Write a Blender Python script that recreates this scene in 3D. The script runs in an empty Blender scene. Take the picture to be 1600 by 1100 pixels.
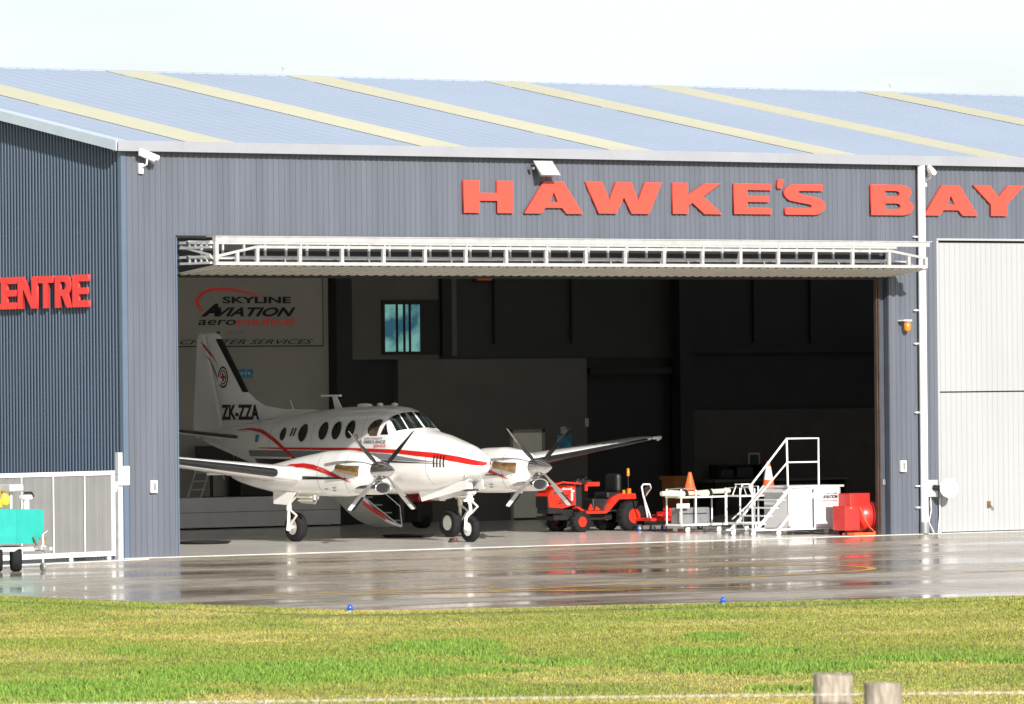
import bpy, bmesh, math, random
import numpy as np
from mathutils import Vector, Matrix, noise
rnd = random.Random(7)
R = math.radians
S = bpy.context.scene
COL = S.collection

# ------------------------------------------------------------------ camera, world, sun, exposure
# world axes: x along the hangar front (to the right), y into the hangar, z up; origin at the hangar's left front corner
TH = R(36.35); FPX = 9165.0; DIST = 111.8
Rv = Vector((math.cos(TH), -math.sin(TH), 0)); Fv = Vector((math.sin(TH), math.cos(TH), 0)); Zv = Vector((0, 0, 1))
pos = -(Rv * (-608 / FPX * DIST) + Fv * DIST); pos.z = 3.29
pit = math.atan(47 / FPX); roll = .0101
fw = Fv * math.cos(pit) + Zv * math.sin(pit); up0 = -Fv * math.sin(pit) + Zv * math.cos(pit)
rt = Rv * math.cos(roll) - up0 * math.sin(roll); up = up0 * math.cos(roll) + Rv * math.sin(roll)
cd = bpy.data.cameras.new('camera'); cam = bpy.data.objects.new('camera', cd); COL.objects.link(cam)
cam.matrix_world = Matrix(((rt.x, up.x, -fw.x, pos.x), (rt.y, up.y, -fw.y, pos.y), (rt.z, up.z, -fw.z, pos.z), (0, 0, 0, 1)))
cd.sensor_width = 36; cd.lens = FPX / 1600 * 36; cd.clip_start = 1; cd.clip_end = 3000
cd.dof.use_dof = True; cd.dof.focus_distance = 118; cd.dof.aperture_fstop = 11
S.camera = cam

SUN = Vector((.28, 1.0, -.455)).normalized()          # direction the sunlight travels
w = bpy.data.worlds.new("World"); S.world = w; w.use_nodes = True
nt = w.node_tree; nt.nodes.clear()
N = nt.nodes.new; L = nt.links.new
out = N('ShaderNodeOutputWorld'); bg = N('ShaderNodeBackground'); sky = N('ShaderNodeTexSky')
sky.sky_type = 'NISHITA'; sky.sun_disc = False; sky.sun_elevation = math.asin(-SUN.z)
sky.sun_rotation = math.atan2(-SUN.x, -SUN.y); sky.air_density = 1; sky.dust_density = 1.5
tc = N('ShaderNodeTexCoord'); sep = N('ShaderNodeSeparateXYZ'); L(tc.outputs['Generated'], sep.inputs[0])
mp = N('ShaderNodeMapping'); mp.inputs['Scale'].default_value = (5, 5, 26); L(tc.outputs['Generated'], mp.inputs[0])
nz = N('ShaderNodeTexNoise'); nz.inputs['Scale'].default_value = 1.6; nz.inputs['Detail'].default_value = 6; L(mp.outputs[0], nz.inputs[0])
band = N('ShaderNodeMapRange'); band.inputs[1].default_value = .16; band.inputs[2].default_value = .55; band.inputs[3].default_value = 1; band.inputs[4].default_value = .22
L(sep.outputs[2], band.inputs[0])
cl = N('ShaderNodeMapRange'); cl.inputs[1].default_value = .30; cl.inputs[2].default_value = .62; cl.inputs[3].default_value = .64; cl.inputs[4].default_value = 1.0
L(nz.outputs[0], cl.inputs[0])
mu = N('ShaderNodeMath'); mu.operation = 'MULTIPLY'; L(band.outputs[0], mu.inputs[0]); L(cl.outputs[0], mu.inputs[1])
mx = N('ShaderNodeMix'); mx.data_type = 'RGBA'; L(mu.outputs[0], mx.inputs[0]); L(sky.outputs[0], mx.inputs[6])
mx.inputs[7].default_value = (7.5, 8.0, 8.25, 1)
L(mx.outputs[2], bg.inputs[0]); bg.inputs[1].default_value = .1; L(bg.outputs[0], out.inputs[0])
sd = bpy.data.lights.new('sun', 'SUN'); sd.energy = 5.0; sd.angle = R(.5); sd.color = (1, .955, .89)
so = bpy.data.objects.new('sun', sd); COL.objects.link(so); so.rotation_euler = SUN.to_track_quat('-Z', 'Y').to_euler(); so.location = (0, -60, 50)
S.view_settings.view_transform = 'Standard'; S.view_settings.look = 'None'; S.view_settings.exposure = 0.40; S.view_settings.gamma = 1
S.render.engine = 'CYCLES'; S.cycles.max_bounces = 8

# ------------------------------------------------------------------ materials
def mat(name, col, rough=.5, metal=0, var=.0, scale=3.0, bump=0, bscale=30, spec=.5, coat=0, col2=None, emis=None, trans=0, stretch=(1, 1, 1)):
    m = bpy.data.materials.new(name); m.use_nodes = True; t = m.node_tree; b = t.nodes['Principled BSDF']
    b.inputs['Base Color'].default_value = (*col, 1); b.inputs['Roughness'].default_value = rough; b.inputs['Metallic'].default_value = metal
    b.inputs['Specular IOR Level'].default_value = spec; b.inputs['Coat Weight'].default_value = coat; b.inputs['Coat Roughness'].default_value = .08
    if trans: b.inputs['Transmission Weight'].default_value = trans
    g = t.nodes.new('ShaderNodeNewGeometry'); mpn = t.nodes.new('ShaderNodeMapping'); mpn.inputs['Scale'].default_value = stretch
    t.links.new(g.outputs['Position'], mpn.inputs[0])
    if var or col2:
        n = t.nodes.new('ShaderNodeTexNoise'); n.inputs['Scale'].default_value = scale; n.inputs['Detail'].default_value = 6; n.inputs['Roughness'].default_value = .6
        t.links.new(mpn.outputs[0], n.inputs[0])
        c = t.nodes.new('ShaderNodeValToRGB'); c.color_ramp.elements[0].position = .33; c.color_ramp.elements[1].position = .67
        a = col2 if col2 else tuple(x * (1 - var) for x in col); z = col if col2 else tuple(min(1, x * (1 + var)) for x in col)
        c.color_ramp.elements[0].color = (*a, 1); c.color_ramp.elements[1].color = (*z, 1)
        t.links.new(n.outputs[0], c.inputs[0]); t.links.new(c.outputs[0], b.inputs['Base Color'])
    if bump:
        n2 = t.nodes.new('ShaderNodeTexNoise'); n2.inputs['Scale'].default_value = bscale; n2.inputs['Detail'].default_value = 4
        t.links.new(mpn.outputs[0], n2.inputs[0])
        bp = t.nodes.new('ShaderNodeBump'); bp.inputs['Strength'].default_value = bump; bp.inputs['Distance'].default_value = .02
        t.links.new(n2.outputs[0], bp.inputs['Height']); t.links.new(bp.outputs[0], b.inputs['Normal'])
    if emis: b.inputs['Emission Color'].default_value = (*emis[0], 1); b.inputs['Emission Strength'].default_value = emis[1]
    return m
M = {}
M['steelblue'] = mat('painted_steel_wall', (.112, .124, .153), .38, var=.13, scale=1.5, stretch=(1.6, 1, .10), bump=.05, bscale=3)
M['steelshade'] = mat('painted_steel_wall_shaded', (.050, .080, .125), .32, var=.06, scale=.7, stretch=(1, 1, .25))  # same cladding as the front; the side wall's shade is darkened into the colour
M['trimblue'] = mat('trim_blue', (.10, .14, .20), .35, var=.05)
M['jambgrey'] = mat('jamb_grey', (.06, .068, .09), .5, var=.1)
M['roof'] = mat('roof_steel', (.36, .42, .52), .45, var=.03, scale=.25)
M['skylight'] = mat('skylight_sheet', (.97, .93, .66), .5, var=.03, scale=.6)
M['gutter'] = mat('gutter_steel', (.30, .31, .34), .4, var=.06, scale=1)
M['flash'] = mat('flashing', (.55, .62, .70), .3, var=.05)
M['whitepipe'] = mat('white_pvc', (.82, .81, .80), .35, var=.05, scale=2)
M['whitedoor'] = mat('white_sheet', (.37, .38, .39), .4, var=.035, scale=.8, stretch=(1, 1, .3))
M['redsign'] = mat('red_sign', (.95, .06, .05), .6, var=.05, scale=2)
M['coralsign'] = mat('coral_sign', (.68, .068, .043), .6, var=.04, scale=2)
M['galv'] = mat('galvanised', (.60, .60, .60), .35, metal=.35, var=.12, scale=6)
M['trusswhite'] = mat('truss_paint', (.43, .43, .43), .4, metal=.1, var=.12, scale=5)
M['whitesteel'] = mat('white_steel', (.80, .80, .79), .35, var=.06, scale=8)
M['greysteel'] = mat('grey_steel', (.30, .31, .32), .4, metal=.4, var=.15, scale=5)
M['sheet_under'] = mat('door_sheet', (.58, .56, .52), .5, var=.08, scale=2)
M['dark'] = mat('dark', (.012, .012, .012), .5, var=.2, scale=3)
M['rubber'] = mat('rubber', (.012, .0125, .014), .8, var=.35, scale=12, spec=.25)
M['boot'] = mat('deice_rubber', (.014, .015, .018), .32, var=.25, scale=5)
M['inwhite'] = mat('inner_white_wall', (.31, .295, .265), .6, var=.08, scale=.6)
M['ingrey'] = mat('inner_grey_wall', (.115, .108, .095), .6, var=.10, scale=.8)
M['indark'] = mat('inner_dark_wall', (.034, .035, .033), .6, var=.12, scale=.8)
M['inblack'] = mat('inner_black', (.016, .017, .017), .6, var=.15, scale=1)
M['block'] = mat('inner_blockwork', (.075, .063, .052), .7, var=.12, scale=2)
M['white'] = mat('aircraft_white', (.90, .90, .89), .2, var=.025, scale=1.5, coat=.5)
M['red'] = mat('aircraft_red', (.62, .022, .018), .25, coat=.4, var=.03)
M['grey'] = mat('aircraft_grey', (.20, .21, .23), .3, coat=.4, var=.04)
M['black'] = mat('aircraft_black', (.012, .012, .014), .3, coat=.3, var=.1)
M['glass'] = mat('dark_glass', (.012, .018, .016), .05, spec=.9, var=.3, scale=3)
M['cabinglass'] = mat('tinted_side_glass', (.16, .11, .075), .12, col2=(.03, .025, .02), scale=5, spec=.7)
M['chrome'] = mat('polished_metal', (.70, .69, .68), .17, metal=.95, var=.08, scale=6)
M['silver'] = mat('silver_blade', (.55, .55, .54), .3, metal=.6, var=.1, scale=6)
M['brass'] = mat('heat_stained_exhaust', (.42, .27, .13), .32, metal=.85, var=.35, scale=9)
M['strut'] = mat('strut_white', (.78, .76, .70), .35, var=.08, scale=10)
M['hub'] = mat('wheel_hub', (.62, .61, .57), .35, metal=.3, var=.1, scale=10)
M['tred'] = mat('tractor_orange_red', (.74, .032, .016), .3, coat=.4, var=.06, scale=5)
M['orange'] = mat('cone_orange', (.88, .13, .03), .45, var=.06, scale=6)
M['conewhite'] = mat('cone_reflective_white', (.80, .80, .82), .35, var=.04)
M['creamtube'] = mat('cream_bag', (.66, .62, .50), .6, var=.15, scale=8, bump=.3, bscale=9)
M['blueplastic'] = mat('blue_castor', (.05, .09, .26), .4, var=.1)
M['compred'] = mat('red_box_paint', (.62, .03, .025), .32, var=.08, scale=4, coat=.2)
M['teal'] = mat('teal_paint', (.02, .36, .31), .35, var=.08, scale=5)
M['yellow'] = mat('yellow_paint', (.78, .50, .05), .45, var=.15, scale=6)
M['amber'] = mat('amber_lens', (.80, .22, .02), .2, var=.1, spec=.7)
M['fencegrey'] = mat('fence_sheet', (.20, .20, .197), .5, var=.05, scale=1.5)
M['gatewhite'] = mat('gate_white', (.80, .80, .80), .35, var=.04, scale=3)
M['wood'] = mat('weathered_post', (.50, .44, .37), .85, col2=(.17, .13, .10), scale=9, stretch=(4, 4, .7), bump=.8, bscale=14)
M['wire'] = mat('wire', (.62, .60, .55), .4, metal=.5, var=.2, scale=20)
M['blue'] = mat('blue_lamp', (.02, .10, .62), .15, spec=.8, var=.1)
M['winteal'] = mat('window_teal', (.16, .42, .42), .15, col2=(.02, .10, .14), scale=1.4, emis=None)
M['oak'] = mat('dark_brown', (.06, .035, .022), .6, var=.3, scale=4)
M['doorcream'] = mat('cream_door', (.86, .82, .70), .5, var=.04)
M['posterblue'] = mat('poster_blue', (.04, .25, .42), .4, var=.5, scale=9)
M['paper'] = mat('paper', (.45, .45, .43), .6, var=.05)
M['binbrown'] = mat('brown_bin', (.32, .12, .025), .5, var=.12, scale=4)
M['panelwhite'] = mat('panel_white', (.66, .66, .67), .35, var=.05, scale=3)

def translucent(m, col, f):
    t = m.node_tree; b = t.nodes['Principled BSDF']; o = [n for n in t.nodes if n.type == 'OUTPUT_MATERIAL'][0]
    tr_ = t.nodes.new('ShaderNodeBsdfTranslucent'); tr_.inputs[0].default_value = (*col, 1); mx_ = t.nodes.new('ShaderNodeMixShader'); mx_.inputs[0].default_value = f
    t.links.new(b.outputs[0], mx_.inputs[1]); t.links.new(tr_.outputs[0], mx_.inputs[2]); t.links.new(mx_.outputs[0], o.inputs['Surface'])
translucent(M['skylight'], (.95, .95, .92), .42)
def window_mat():
    # bright overcast sky beyond the office window, broken by cloud shapes
    m = bpy.data.materials.new('sky_seen_through_office'); m.use_nodes = True; t = m.node_tree; b = t.nodes['Principled BSDF']
    g = t.nodes.new('ShaderNodeNewGeometry'); n = t.nodes.new('ShaderNodeTexNoise'); n.inputs['Scale'].default_value = 2.2; n.inputs['Detail'].default_value = 3
    t.links.new(g.outputs['Position'], n.inputs[0]); c = t.nodes.new('ShaderNodeValToRGB')
    c.color_ramp.elements[0].position = .38; c.color_ramp.elements[0].color = (.03, .11, .16, 1)
    c.color_ramp.elements[1].position = .62; c.color_ramp.elements[1].color = (.20, .46, .40, 1)
    t.links.new(n.outputs[0], c.inputs[0]); t.links.new(c.outputs[0], b.inputs['Emission Color']); b.inputs['Emission Strength'].default_value = .62
    b.inputs['Base Color'].default_value = (.02, .04, .05, 1); b.inputs['Roughness'].default_value = .1
    return m
M['winsky'] = window_mat()

def wet_mat():
    m = bpy.data.materials.new('wet_concrete'); m.use_nodes = True; t = m.node_tree; b = t.nodes['Principled BSDF']; n_ = t.nodes.new; l = t.links.new
    g = n_('ShaderNodeNewGeometry')
    mp = n_('ShaderNodeMapping'); mp.inputs['Rotation'].default_value = (0, 0, R(24)); mp.inputs['Scale'].default_value = (.35, .9, 1); l(g.outputs['Position'], mp.inputs[0])
    a = n_('ShaderNodeTexNoise'); a.inputs['Scale'].default_value = .42; a.inputs['Detail'].default_value = 5; a.inputs['Roughness'].default_value = .55; l(mp.outputs[0], a.inputs[0])
    wet = n_('ShaderNodeMapRange'); wet.inputs[1].default_value = .38; wet.inputs[2].default_value = .64; l(a.outputs[0], wet.inputs[0])
    c = n_('ShaderNodeMix'); c.data_type = 'RGBA'; l(wet.outputs[0], c.inputs[0]); c.inputs[6].default_value = (.27, .215, .15, 1); c.inputs[7].default_value = (.48, .415, .32, 1)
    f = n_('ShaderNodeTexNoise'); f.inputs['Scale'].default_value = 3; f.inputs['Detail'].default_value = 8; l(g.outputs['Position'], f.inputs[0])
    fr = n_('ShaderNodeMapRange'); fr.inputs[3].default_value = .72; fr.inputs[4].default_value = 1.25; fr.inputs[1].default_value = .3; fr.inputs[2].default_value = .7; l(f.outputs[0], fr.inputs[0])
    c2 = n_('ShaderNodeMix'); c2.data_type = 'RGBA'; c2.blend_type = 'MULTIPLY'; c2.inputs[0].default_value = 1; l(c.outputs[2], c2.inputs[6]); l(fr.outputs[0], c2.inputs[7])
    # slab joints every 5 m
    br = n_('ShaderNodeTexBrick'); br.offset = 0; br.inputs['Scale'].default_value = 1; br.inputs['Brick Width'].default_value = 5; br.inputs['Row Height'].default_value = 4.5; br.inputs['Mortar Size'].default_value = .022
    br.inputs['Color1'].default_value = (1, 1, 1, 1); br.inputs['Color2'].default_value = (.9, .9, .9, 1); br.inputs['Mortar'].default_value = (.35, .33, .3, 1); l(g.outputs['Position'], br.inputs[0])
    c3 = n_('ShaderNodeMix'); c3.data_type = 'RGBA'; c3.blend_type = 'MULTIPLY'; c3.inputs[0].default_value = 1; l(c2.outputs[2], c3.inputs[6]); l(br.outputs[0], c3.inputs[7])
    l(c3.outputs[2], b.inputs['Base Color'])
    rr = n_('ShaderNodeMapRange'); rr.inputs[3].default_value = .085; rr.inputs[4].default_value = .36; b.inputs['Specular IOR Level'].default_value = .33; l(wet.outputs[0], rr.inputs[0]); l(rr.outputs[0], b.inputs['Roughness'])
    bn = n_('ShaderNodeTexNoise'); bn.inputs['Scale'].default_value = 1.3; bn.inputs['Detail'].default_value = 5; l(g.outputs['Position'], bn.inputs[0])
    bp = n_('ShaderNodeBump'); bp.inputs['Strength'].default_value = .08; bp.inputs['Distance'].default_value = .03; l(bn.outputs[0], bp.inputs['Height']); l(bp.outputs[0], b.inputs['Normal'])
    return m
M['wet'] = wet_mat()
M['floor'] = mat('sealed_floor', (.72, .69, .64), .17, var=.08, scale=.8, bump=.04, bscale=1.2, spec=.28)
M['edge'] = mat('concrete_edge', (.62, .60, .55), .5, var=.12, scale=3)
M['yline'] = mat('yellow_line', (.60, .36, .06), .6, var=.15, scale=2, spec=.08)

def grass_mat(name, k):
    m = bpy.data.materials.new(name); m.use_nodes = True; t = m.node_tree; b = t.nodes['Principled BSDF']; l = t.links.new
    a = t.nodes.new('ShaderNodeAttribute'); a.attribute_name = 'tint'
    n = t.nodes.new('ShaderNodeTexNoise'); n.inputs['Scale'].default_value = 9; n.inputs['Detail'].default_value = 6
    g = t.nodes.new('ShaderNodeNewGeometry'); l(g.outputs['Position'], n.inputs[0])
    r = t.nodes.new('ShaderNodeMapRange'); r.inputs[1].default_value = .3; r.inputs[2].default_value = .7; r.inputs[3].default_value = .7 * k; r.inputs[4].default_value = 1.3 * k; l(n.outputs[0], r.inputs[0])
    c = t.nodes.new('ShaderNodeMix'); c.data_type = 'RGBA'; c.blend_type = 'MULTIPLY'; c.inputs[0].default_value = 1; l(a.outputs['Color'], c.inputs[6]); l(r.outputs[0], c.inputs[7])
    l(c.outputs[2], b.inputs['Base Color']); b.inputs['Roughness'].default_value = .6; b.inputs['Specular IOR Level'].default_value = .25
    return m
M['ground'] = grass_mat('turf_ground', .85); M['blade'] = grass_mat('grass_blades', 1.0)

# ------------------------------------------------------------------ helpers
def tag(o, label=None, cat=None, group=None, kind=None):
    if label: o['label'] = label
    if cat: o['category'] = cat
    if group: o['group'] = group
    if kind: o['kind'] = kind
    return o
def thing(name, label, cat, loc=(0, 0, 0), rz=0, group=None):
    o = bpy.data.objects.new(name, None); COL.objects.link(o); o.location = loc; o.rotation_euler = (0, 0, rz); o.empty_display_size = .2
    return tag(o, label, cat, group)
class MB:
    """collects shapes and links them as one mesh object"""
    def __init__(s): s.v = []; s.f = []; s.mi = []; s.sm = []
    def add(s, vs, fs, mi=0, sm=False):
        o = len(s.v); s.v += [tuple(p) for p in vs]
        for f in fs: s.f.append([i + o for i in f]); s.mi.append(mi); s.sm.append(sm)
        return s
    def box(s, a, b, mi=0):
        x0, y0, z0 = [min(p, q) for p, q in zip(a, b)]; x1, y1, z1 = [max(p, q) for p, q in zip(a, b)]
        vs = [(x0, y0, z0), (x1, y0, z0), (x1, y1, z0), (x0, y1, z0), (x0, y0, z1), (x1, y0, z1), (x1, y1, z1), (x0, y1, z1)]
        return s.add(vs, [(0, 3, 2, 1), (4, 5, 6, 7), (0, 1, 5, 4), (1, 2, 6, 5), (2, 3, 7, 6), (3, 0, 4, 7)], mi)
    def cbox(s, c, d, mi=0): return s.box([c[i] - d[i] / 2 for i in range(3)], [c[i] + d[i] / 2 for i in range(3)], mi)
    def bbox(s, a, b, r=.02, mi=0):
        """box with chamfered edges"""
        bm = bmesh.new(); bmesh.ops.create_cube(bm, size=1)
        for v in bm.verts: v.co = Vector([(a[i] + b[i]) / 2 + v.co[i] * (b[i] - a[i]) for i in range(3)])
        bmesh.ops.bevel(bm, geom=bm.edges[:], offset=r, segments=2, affect='EDGES', profile=.5)
        return s.frombm(bm, mi)
    def frombm(s, bm, mi=0, sm=False):
        bm.verts.index_update(); s.add([v.co[:] for v in bm.verts], [[v.index for v in f.verts] for f in bm.faces], mi, sm); bm.free(); return s
    def tube(s, pts, r, n=10, mi=0, cap=True, sm=True):
        pts = [Vector(p) for p in pts]; rs = r if isinstance(r, (list, tuple)) else [r] * len(pts)
        rings = []; prev = None
        for i, p in enumerate(pts):
            d = (pts[min(i + 1, len(pts) - 1)] - pts[max(i - 1, 0)]).normalized()
            if prev is None:
                a = d.cross(Vector((0, 0, 1))); a = a if a.length > .1 else d.cross(Vector((0, 1, 0)))
            else: a = prev - d * prev.dot(d)
            a.normalize(); prev = a; b = d.cross(a)
            rings.append([p + (a * math.cos(2 * math.pi * k / n) + b * math.sin(2 * math.pi * k / n)) * rs[i] for k in range(n)])
        return s.loft(rings, mi, cap, sm)
    def loft(s, rings, mi=0, cap=True, sm=True):
        n = len(rings[0]); vs = [p for r_ in rings for p in r_]; fs = []
        for i in range(len(rings) - 1):
            for k in range(n): fs.append((i * n + k, i * n + (k + 1) % n, (i + 1) * n + (k + 1) % n, (i + 1) * n + k))
        s.add(vs, fs, mi, sm)
        if cap:
            s.add(rings[0], [list(range(n))[::-1]], mi); s.add(rings[-1], [list(range(n))], mi)
        return s
    def lathe(s, prof, c, ax=(0, 0, 1), n=24, mi=0, sm=True, cap=True):
        ax = Vector(ax).normalized(); a = ax.cross(Vector((0, 0, 1))); a = a if a.length > .1 else Vector((1, 0, 0)); a.normalize(); b = ax.cross(a); c = Vector(c)
        return s.loft([[c + ax * h + (a * math.cos(2 * math.pi * k / n) + b * math.sin(2 * math.pi * k / n)) * max(r, 1e-4) for k in range(n)] for r, h in prof], mi, cap, sm)
    def prism(s, poly, t, mi=0):
        """poly: 3D planar points, t: thickness vector"""
        t = Vector(t); n = len(poly); p = [Vector(q) for q in poly]
        return s.add(p + [q + t for q in p], [list(range(n)), list(range(2 * n - 1, n - 1, -1))] + [(i, i + n, (i + 1) % n + n, (i + 1) % n) for i in range(n)], mi)
    def ell(s, c, r, mi=0, n=16, m=10):
        rings = [[(c[0] + r[0] * math.sin(math.pi * j / m) * math.cos(2 * math.pi * k / n), c[1] + r[1] * math.sin(math.pi * j / m) * math.sin(2 * math.pi * k / n), c[2] + r[2] * math.cos(math.pi * j / m)) for k in range(n)] for j in range(m + 1)]
        rings[0] = [(c[0] + 1e-4 * math.cos(k), c[1] + 1e-4 * math.sin(k), c[2] + r[2]) for k in range(n)]; rings[-1] = [(c[0] + 1e-4 * math.cos(k), c[1] + 1e-4 * math.sin(k), c[2] - r[2]) for k in range(n)]
        return s.loft(rings, mi, True, True)
    def build(s, name, m, parent=None, fix=True):
        me = bpy.data.meshes.new(name); me.from_pydata([tuple(p) for p in s.v], [], s.f)
        ms = m if isinstance(m, (list, tuple)) else [m]
        for q in ms: me.materials.append(M[q] if isinstance(q, str) else q)
        me.polygons.foreach_set('material_index', s.mi); me.polygons.foreach_set('use_smooth', s.sm)
        if fix:
            bm = bmesh.new(); bm.from_mesh(me); bmesh.ops.recalc_face_normals(bm, faces=bm.faces); bm.to_mesh(me); bm.free()
        me.update(); o = bpy.data.objects.new(name, me); COL.objects.link(o)
        if parent: o.parent = parent
        return o
def copy_tree(o, parent=None):
    c = o.copy(); COL.objects.link(c); c.parent = parent
    for ch in list(o.children): copy_tree(ch, c)
    return c
def curve_letters(polys, ext):
    """list of 2D outlines (holes included) -> extruded mesh verts/faces"""
    cu = bpy.data.curves.new('c', 'CURVE'); cu.dimensions = '2D'; cu.fill_mode = 'BOTH'; cu.extrude = ext / 2
    for p in polys:
        sp = cu.splines.new('POLY'); sp.points.add(len(p) - 1); sp.use_cyclic_u = True
        for i, q in enumerate(p): sp.points[i].co = (q[0], q[1], 0, 1)
    return curve_to_mesh(cu)
def curve_to_mesh(cu):
    o = bpy.data.objects.new('tmp', cu); COL.objects.link(o); dg = bpy.context.evaluated_depsgraph_get(); dg.update()
    me = bpy.data.meshes.new_from_object(o.evaluated_get(dg)); bpy.data.objects.remove(o); bpy.data.curves.remove(cu)
    return me
def text_verts(s, off=0, shear=0, ext=.004, space=1):
    cu = bpy.data.curves.new('t', 'FONT'); cu.body = s; cu.offset = off; cu.shear = shear; cu.extrude = ext / 2; cu.space_character = space; cu.resolution_u = 3
    return curve_to_mesh(cu)
def fit_mesh(me, W, H):
    """scale a flat mesh to exactly width W, height H, origin at its lower left"""
    co = np.empty(len(me.vertices) * 3); me.vertices.foreach_get('co', co); co = co.reshape(-1, 3)
    a, b = co.min(0), co.max(0); co[:, 0] = (co[:, 0] - a[0]) * W / (b[0] - a[0]); co[:, 1] = (co[:, 1] - a[1]) * H / (b[1] - a[1]); co[:, 2] -= a[2]
    return co
def put_text(name, s, o, ux, W, H, m, parent=None, off=.0, shear=0, uy=(0, 0, 1), ext=.004, space=1, nrm=None, warp=None):
    me = text_verts(s, off, shear, ext, space); co = fit_mesh(me, W, H); O = np.array(o, float); X = np.array(ux, float); Y = np.array(uy, float); Nn = np.cross(X, Y)
    P = O + co[:, :1] * X + co[:, 1:2] * Y + co[:, 2:3] * Nn
    if warp: P = np.array([warp(p) for p in P])
    me.vertices.foreach_set('co', P.ravel()); me.update(); me.materials.clear(); me.materials.append(M[m]); me.name = name
    ob = bpy.data.objects.new(name, me); COL.objects.link(ob)
    if parent: ob.parent = parent
    return ob

# ------------------------------------------------------------------ ground, apron, grass
def vnoise(x, y, sc, seed=0):
    x = np.asarray(x) * sc; y = np.asarray(y) * sc; xi = np.floor(x).astype(np.int64); yi = np.floor(y).astype(np.int64); fx = x - xi; fy = y - yi
    fx = fx * fx * (3 - 2 * fx); fy = fy * fy * (3 - 2 * fy)
    def h(a, b):
        n = (a * 374761393 + b * 668265263 + seed * 974711) & 0x7fffffff; n = ((n ^ (n >> 13)) * 1274126177) & 0x7fffffff; return ((n ^ (n >> 16)) & 0xffff) / 65535.0
    return (h(xi, yi) * (1 - fx) + h(xi + 1, yi) * fx) * (1 - fy) + (h(xi, yi + 1) * (1 - fx) + h(xi + 1, yi + 1) * fx) * fy
def fbm(x, y, sc, seed=0, o=4): return sum(vnoise(x, y, sc * 2 ** k, seed + k) * .5 ** k for k in range(o)) / sum(.5 ** k for k in range(o))
CX, CY = pos.x, pos.y
def view_sd(x, y):   # distance along and across the approach line, only used to shape the turf patches on the ground
    dx, dy = x - CX, y - CY; return dx * Rv.x + dy * Rv.y, dx * Fv.x + dy * Fv.y
PATCH = [(-4.9, 64.3, 2.0, 2.9), (-2.9, 67.2, 1.9, 2.6), (-2.0, 68.0, 1.7, 2.6), (-.9, 68.0, 1.2, 1.2), (-4.9, 73.4, .45, .9), (-.8, 73.6, .9, 2.2), (-.2, 70.4, .4, .7), (.45, 69.6, .4, 1.1), (2.7, 75.5, .6, 1.4), (2.3, 71.8, 1.2, 1.0), (3.3, 67.8, 1.5, 1.5), (4.9, 69.3, 1.0, 1.1), (5.9, 68.5, .8, 1.0), (3.0, 63.5, .8, .7)]
def tint(x, y):
    s, d = view_sd(x, y); g = np.full_like(x, -.75)
    for a, b, rx, ry in PATCH: g = np.maximum(g, 1 - ((s - a) / rx) ** 2 - ((d - b) / ry) ** 2)
    g = np.clip((g + (fbm(x, y, .9, 3) - .5) * 1.7 + (fbm(x, y, 3.5, 31) - .5) * .9) * 1.7 + .10, 0, 1)
    g = np.maximum(g, np.clip((fbm(x, y, .35, 9) - .60) * 3, 0, .30))
    dry = np.clip((fbm(x, y, .45, 21) - .40) * 3.6 + np.clip((64 - d) / 14, -.35, .5), 0, 1) * (1 - g)
    base = np.array([.235, .250, .052]); gr = np.array([.155, .262, .038]); dr = np.array([.46, .37, .13])
    mid = np.clip((fbm(x, y, .30, 40) - .38) * 3.5, 0, 1)[:, None]; base = base * (1 - mid * .45) + np.array([.13, .22, .03]) * mid * .45
    c = base * (1 - g[:, None]) + gr * g[:, None]; c = c * (1 - dry[:, None] * .6) + dr * dry[:, None] * .6
    return c, g, dry
def apron_edge_d(x, y):   # >0 inside the apron
    wob = (fbm(x, y, 1.1, 77) - .5) * .35
    a = x + 11.85 + wob; b = (y + 24.7 + .304 * (x + 11.9)) / 1.045 + wob
    return np.minimum(a, b) - .25 * np.exp(-((a - b) / 1.2) ** 2)
def ground():
    # fine grid over the turf by the apron, coarse beyond, reaching the horizon
    xs = np.concatenate([np.linspace(-900, -75, 8), np.arange(-60, 30, .5), np.linspace(45, 900, 8)])
    ys = np.concatenate([np.linspace(-900, -110, 8), np.arange(-90, -5, .5), np.linspace(10, 900, 8)])
    X, Y = np.meshgrid(xs, ys, indexing='ij'); z = -.05 + (fbm(X.ravel(), Y.ravel(), .15, 5) - .5) * .10
    far = (np.abs(X.ravel()) > 60) | (Y.ravel() > -6) | (Y.ravel() < -91); z = np.where(far, -.06, z)
    z = np.where(apron_edge_d(X.ravel(), Y.ravel()) > -1.0, -.022, z); z = np.where(apron_edge_d(X.ravel(), Y.ravel()) > .8, -.07, z)
    V = np.stack([X.ravel(), Y.ravel(), z], 1); nx, ny = len(xs), len(ys)
    I = np.arange(nx * ny).reshape(nx, ny); F = np.stack([I[:-1, :-1], I[1:, :-1], I[1:, 1:], I[:-1, 1:]], -1).reshape(-1, 4)
    me = bpy.data.meshes.new('ground'); me.from_pydata(V.tolist(), [], F.tolist()); me.materials.append(M['ground'])
    c, _, _ = tint(V[:, 0], V[:, 1]); a = me.color_attributes.new('tint', 'FLOAT_COLOR', 'POINT'); a.data.foreach_set('color', np.concatenate([c, np.ones((len(c), 1))], 1).ravel())
    for p in me.polygons: p.use_smooth = True
    o = bpy.data.objects.new('ground', me); COL.objects.link(o); tag(o, kind='structure')
ground()
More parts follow.
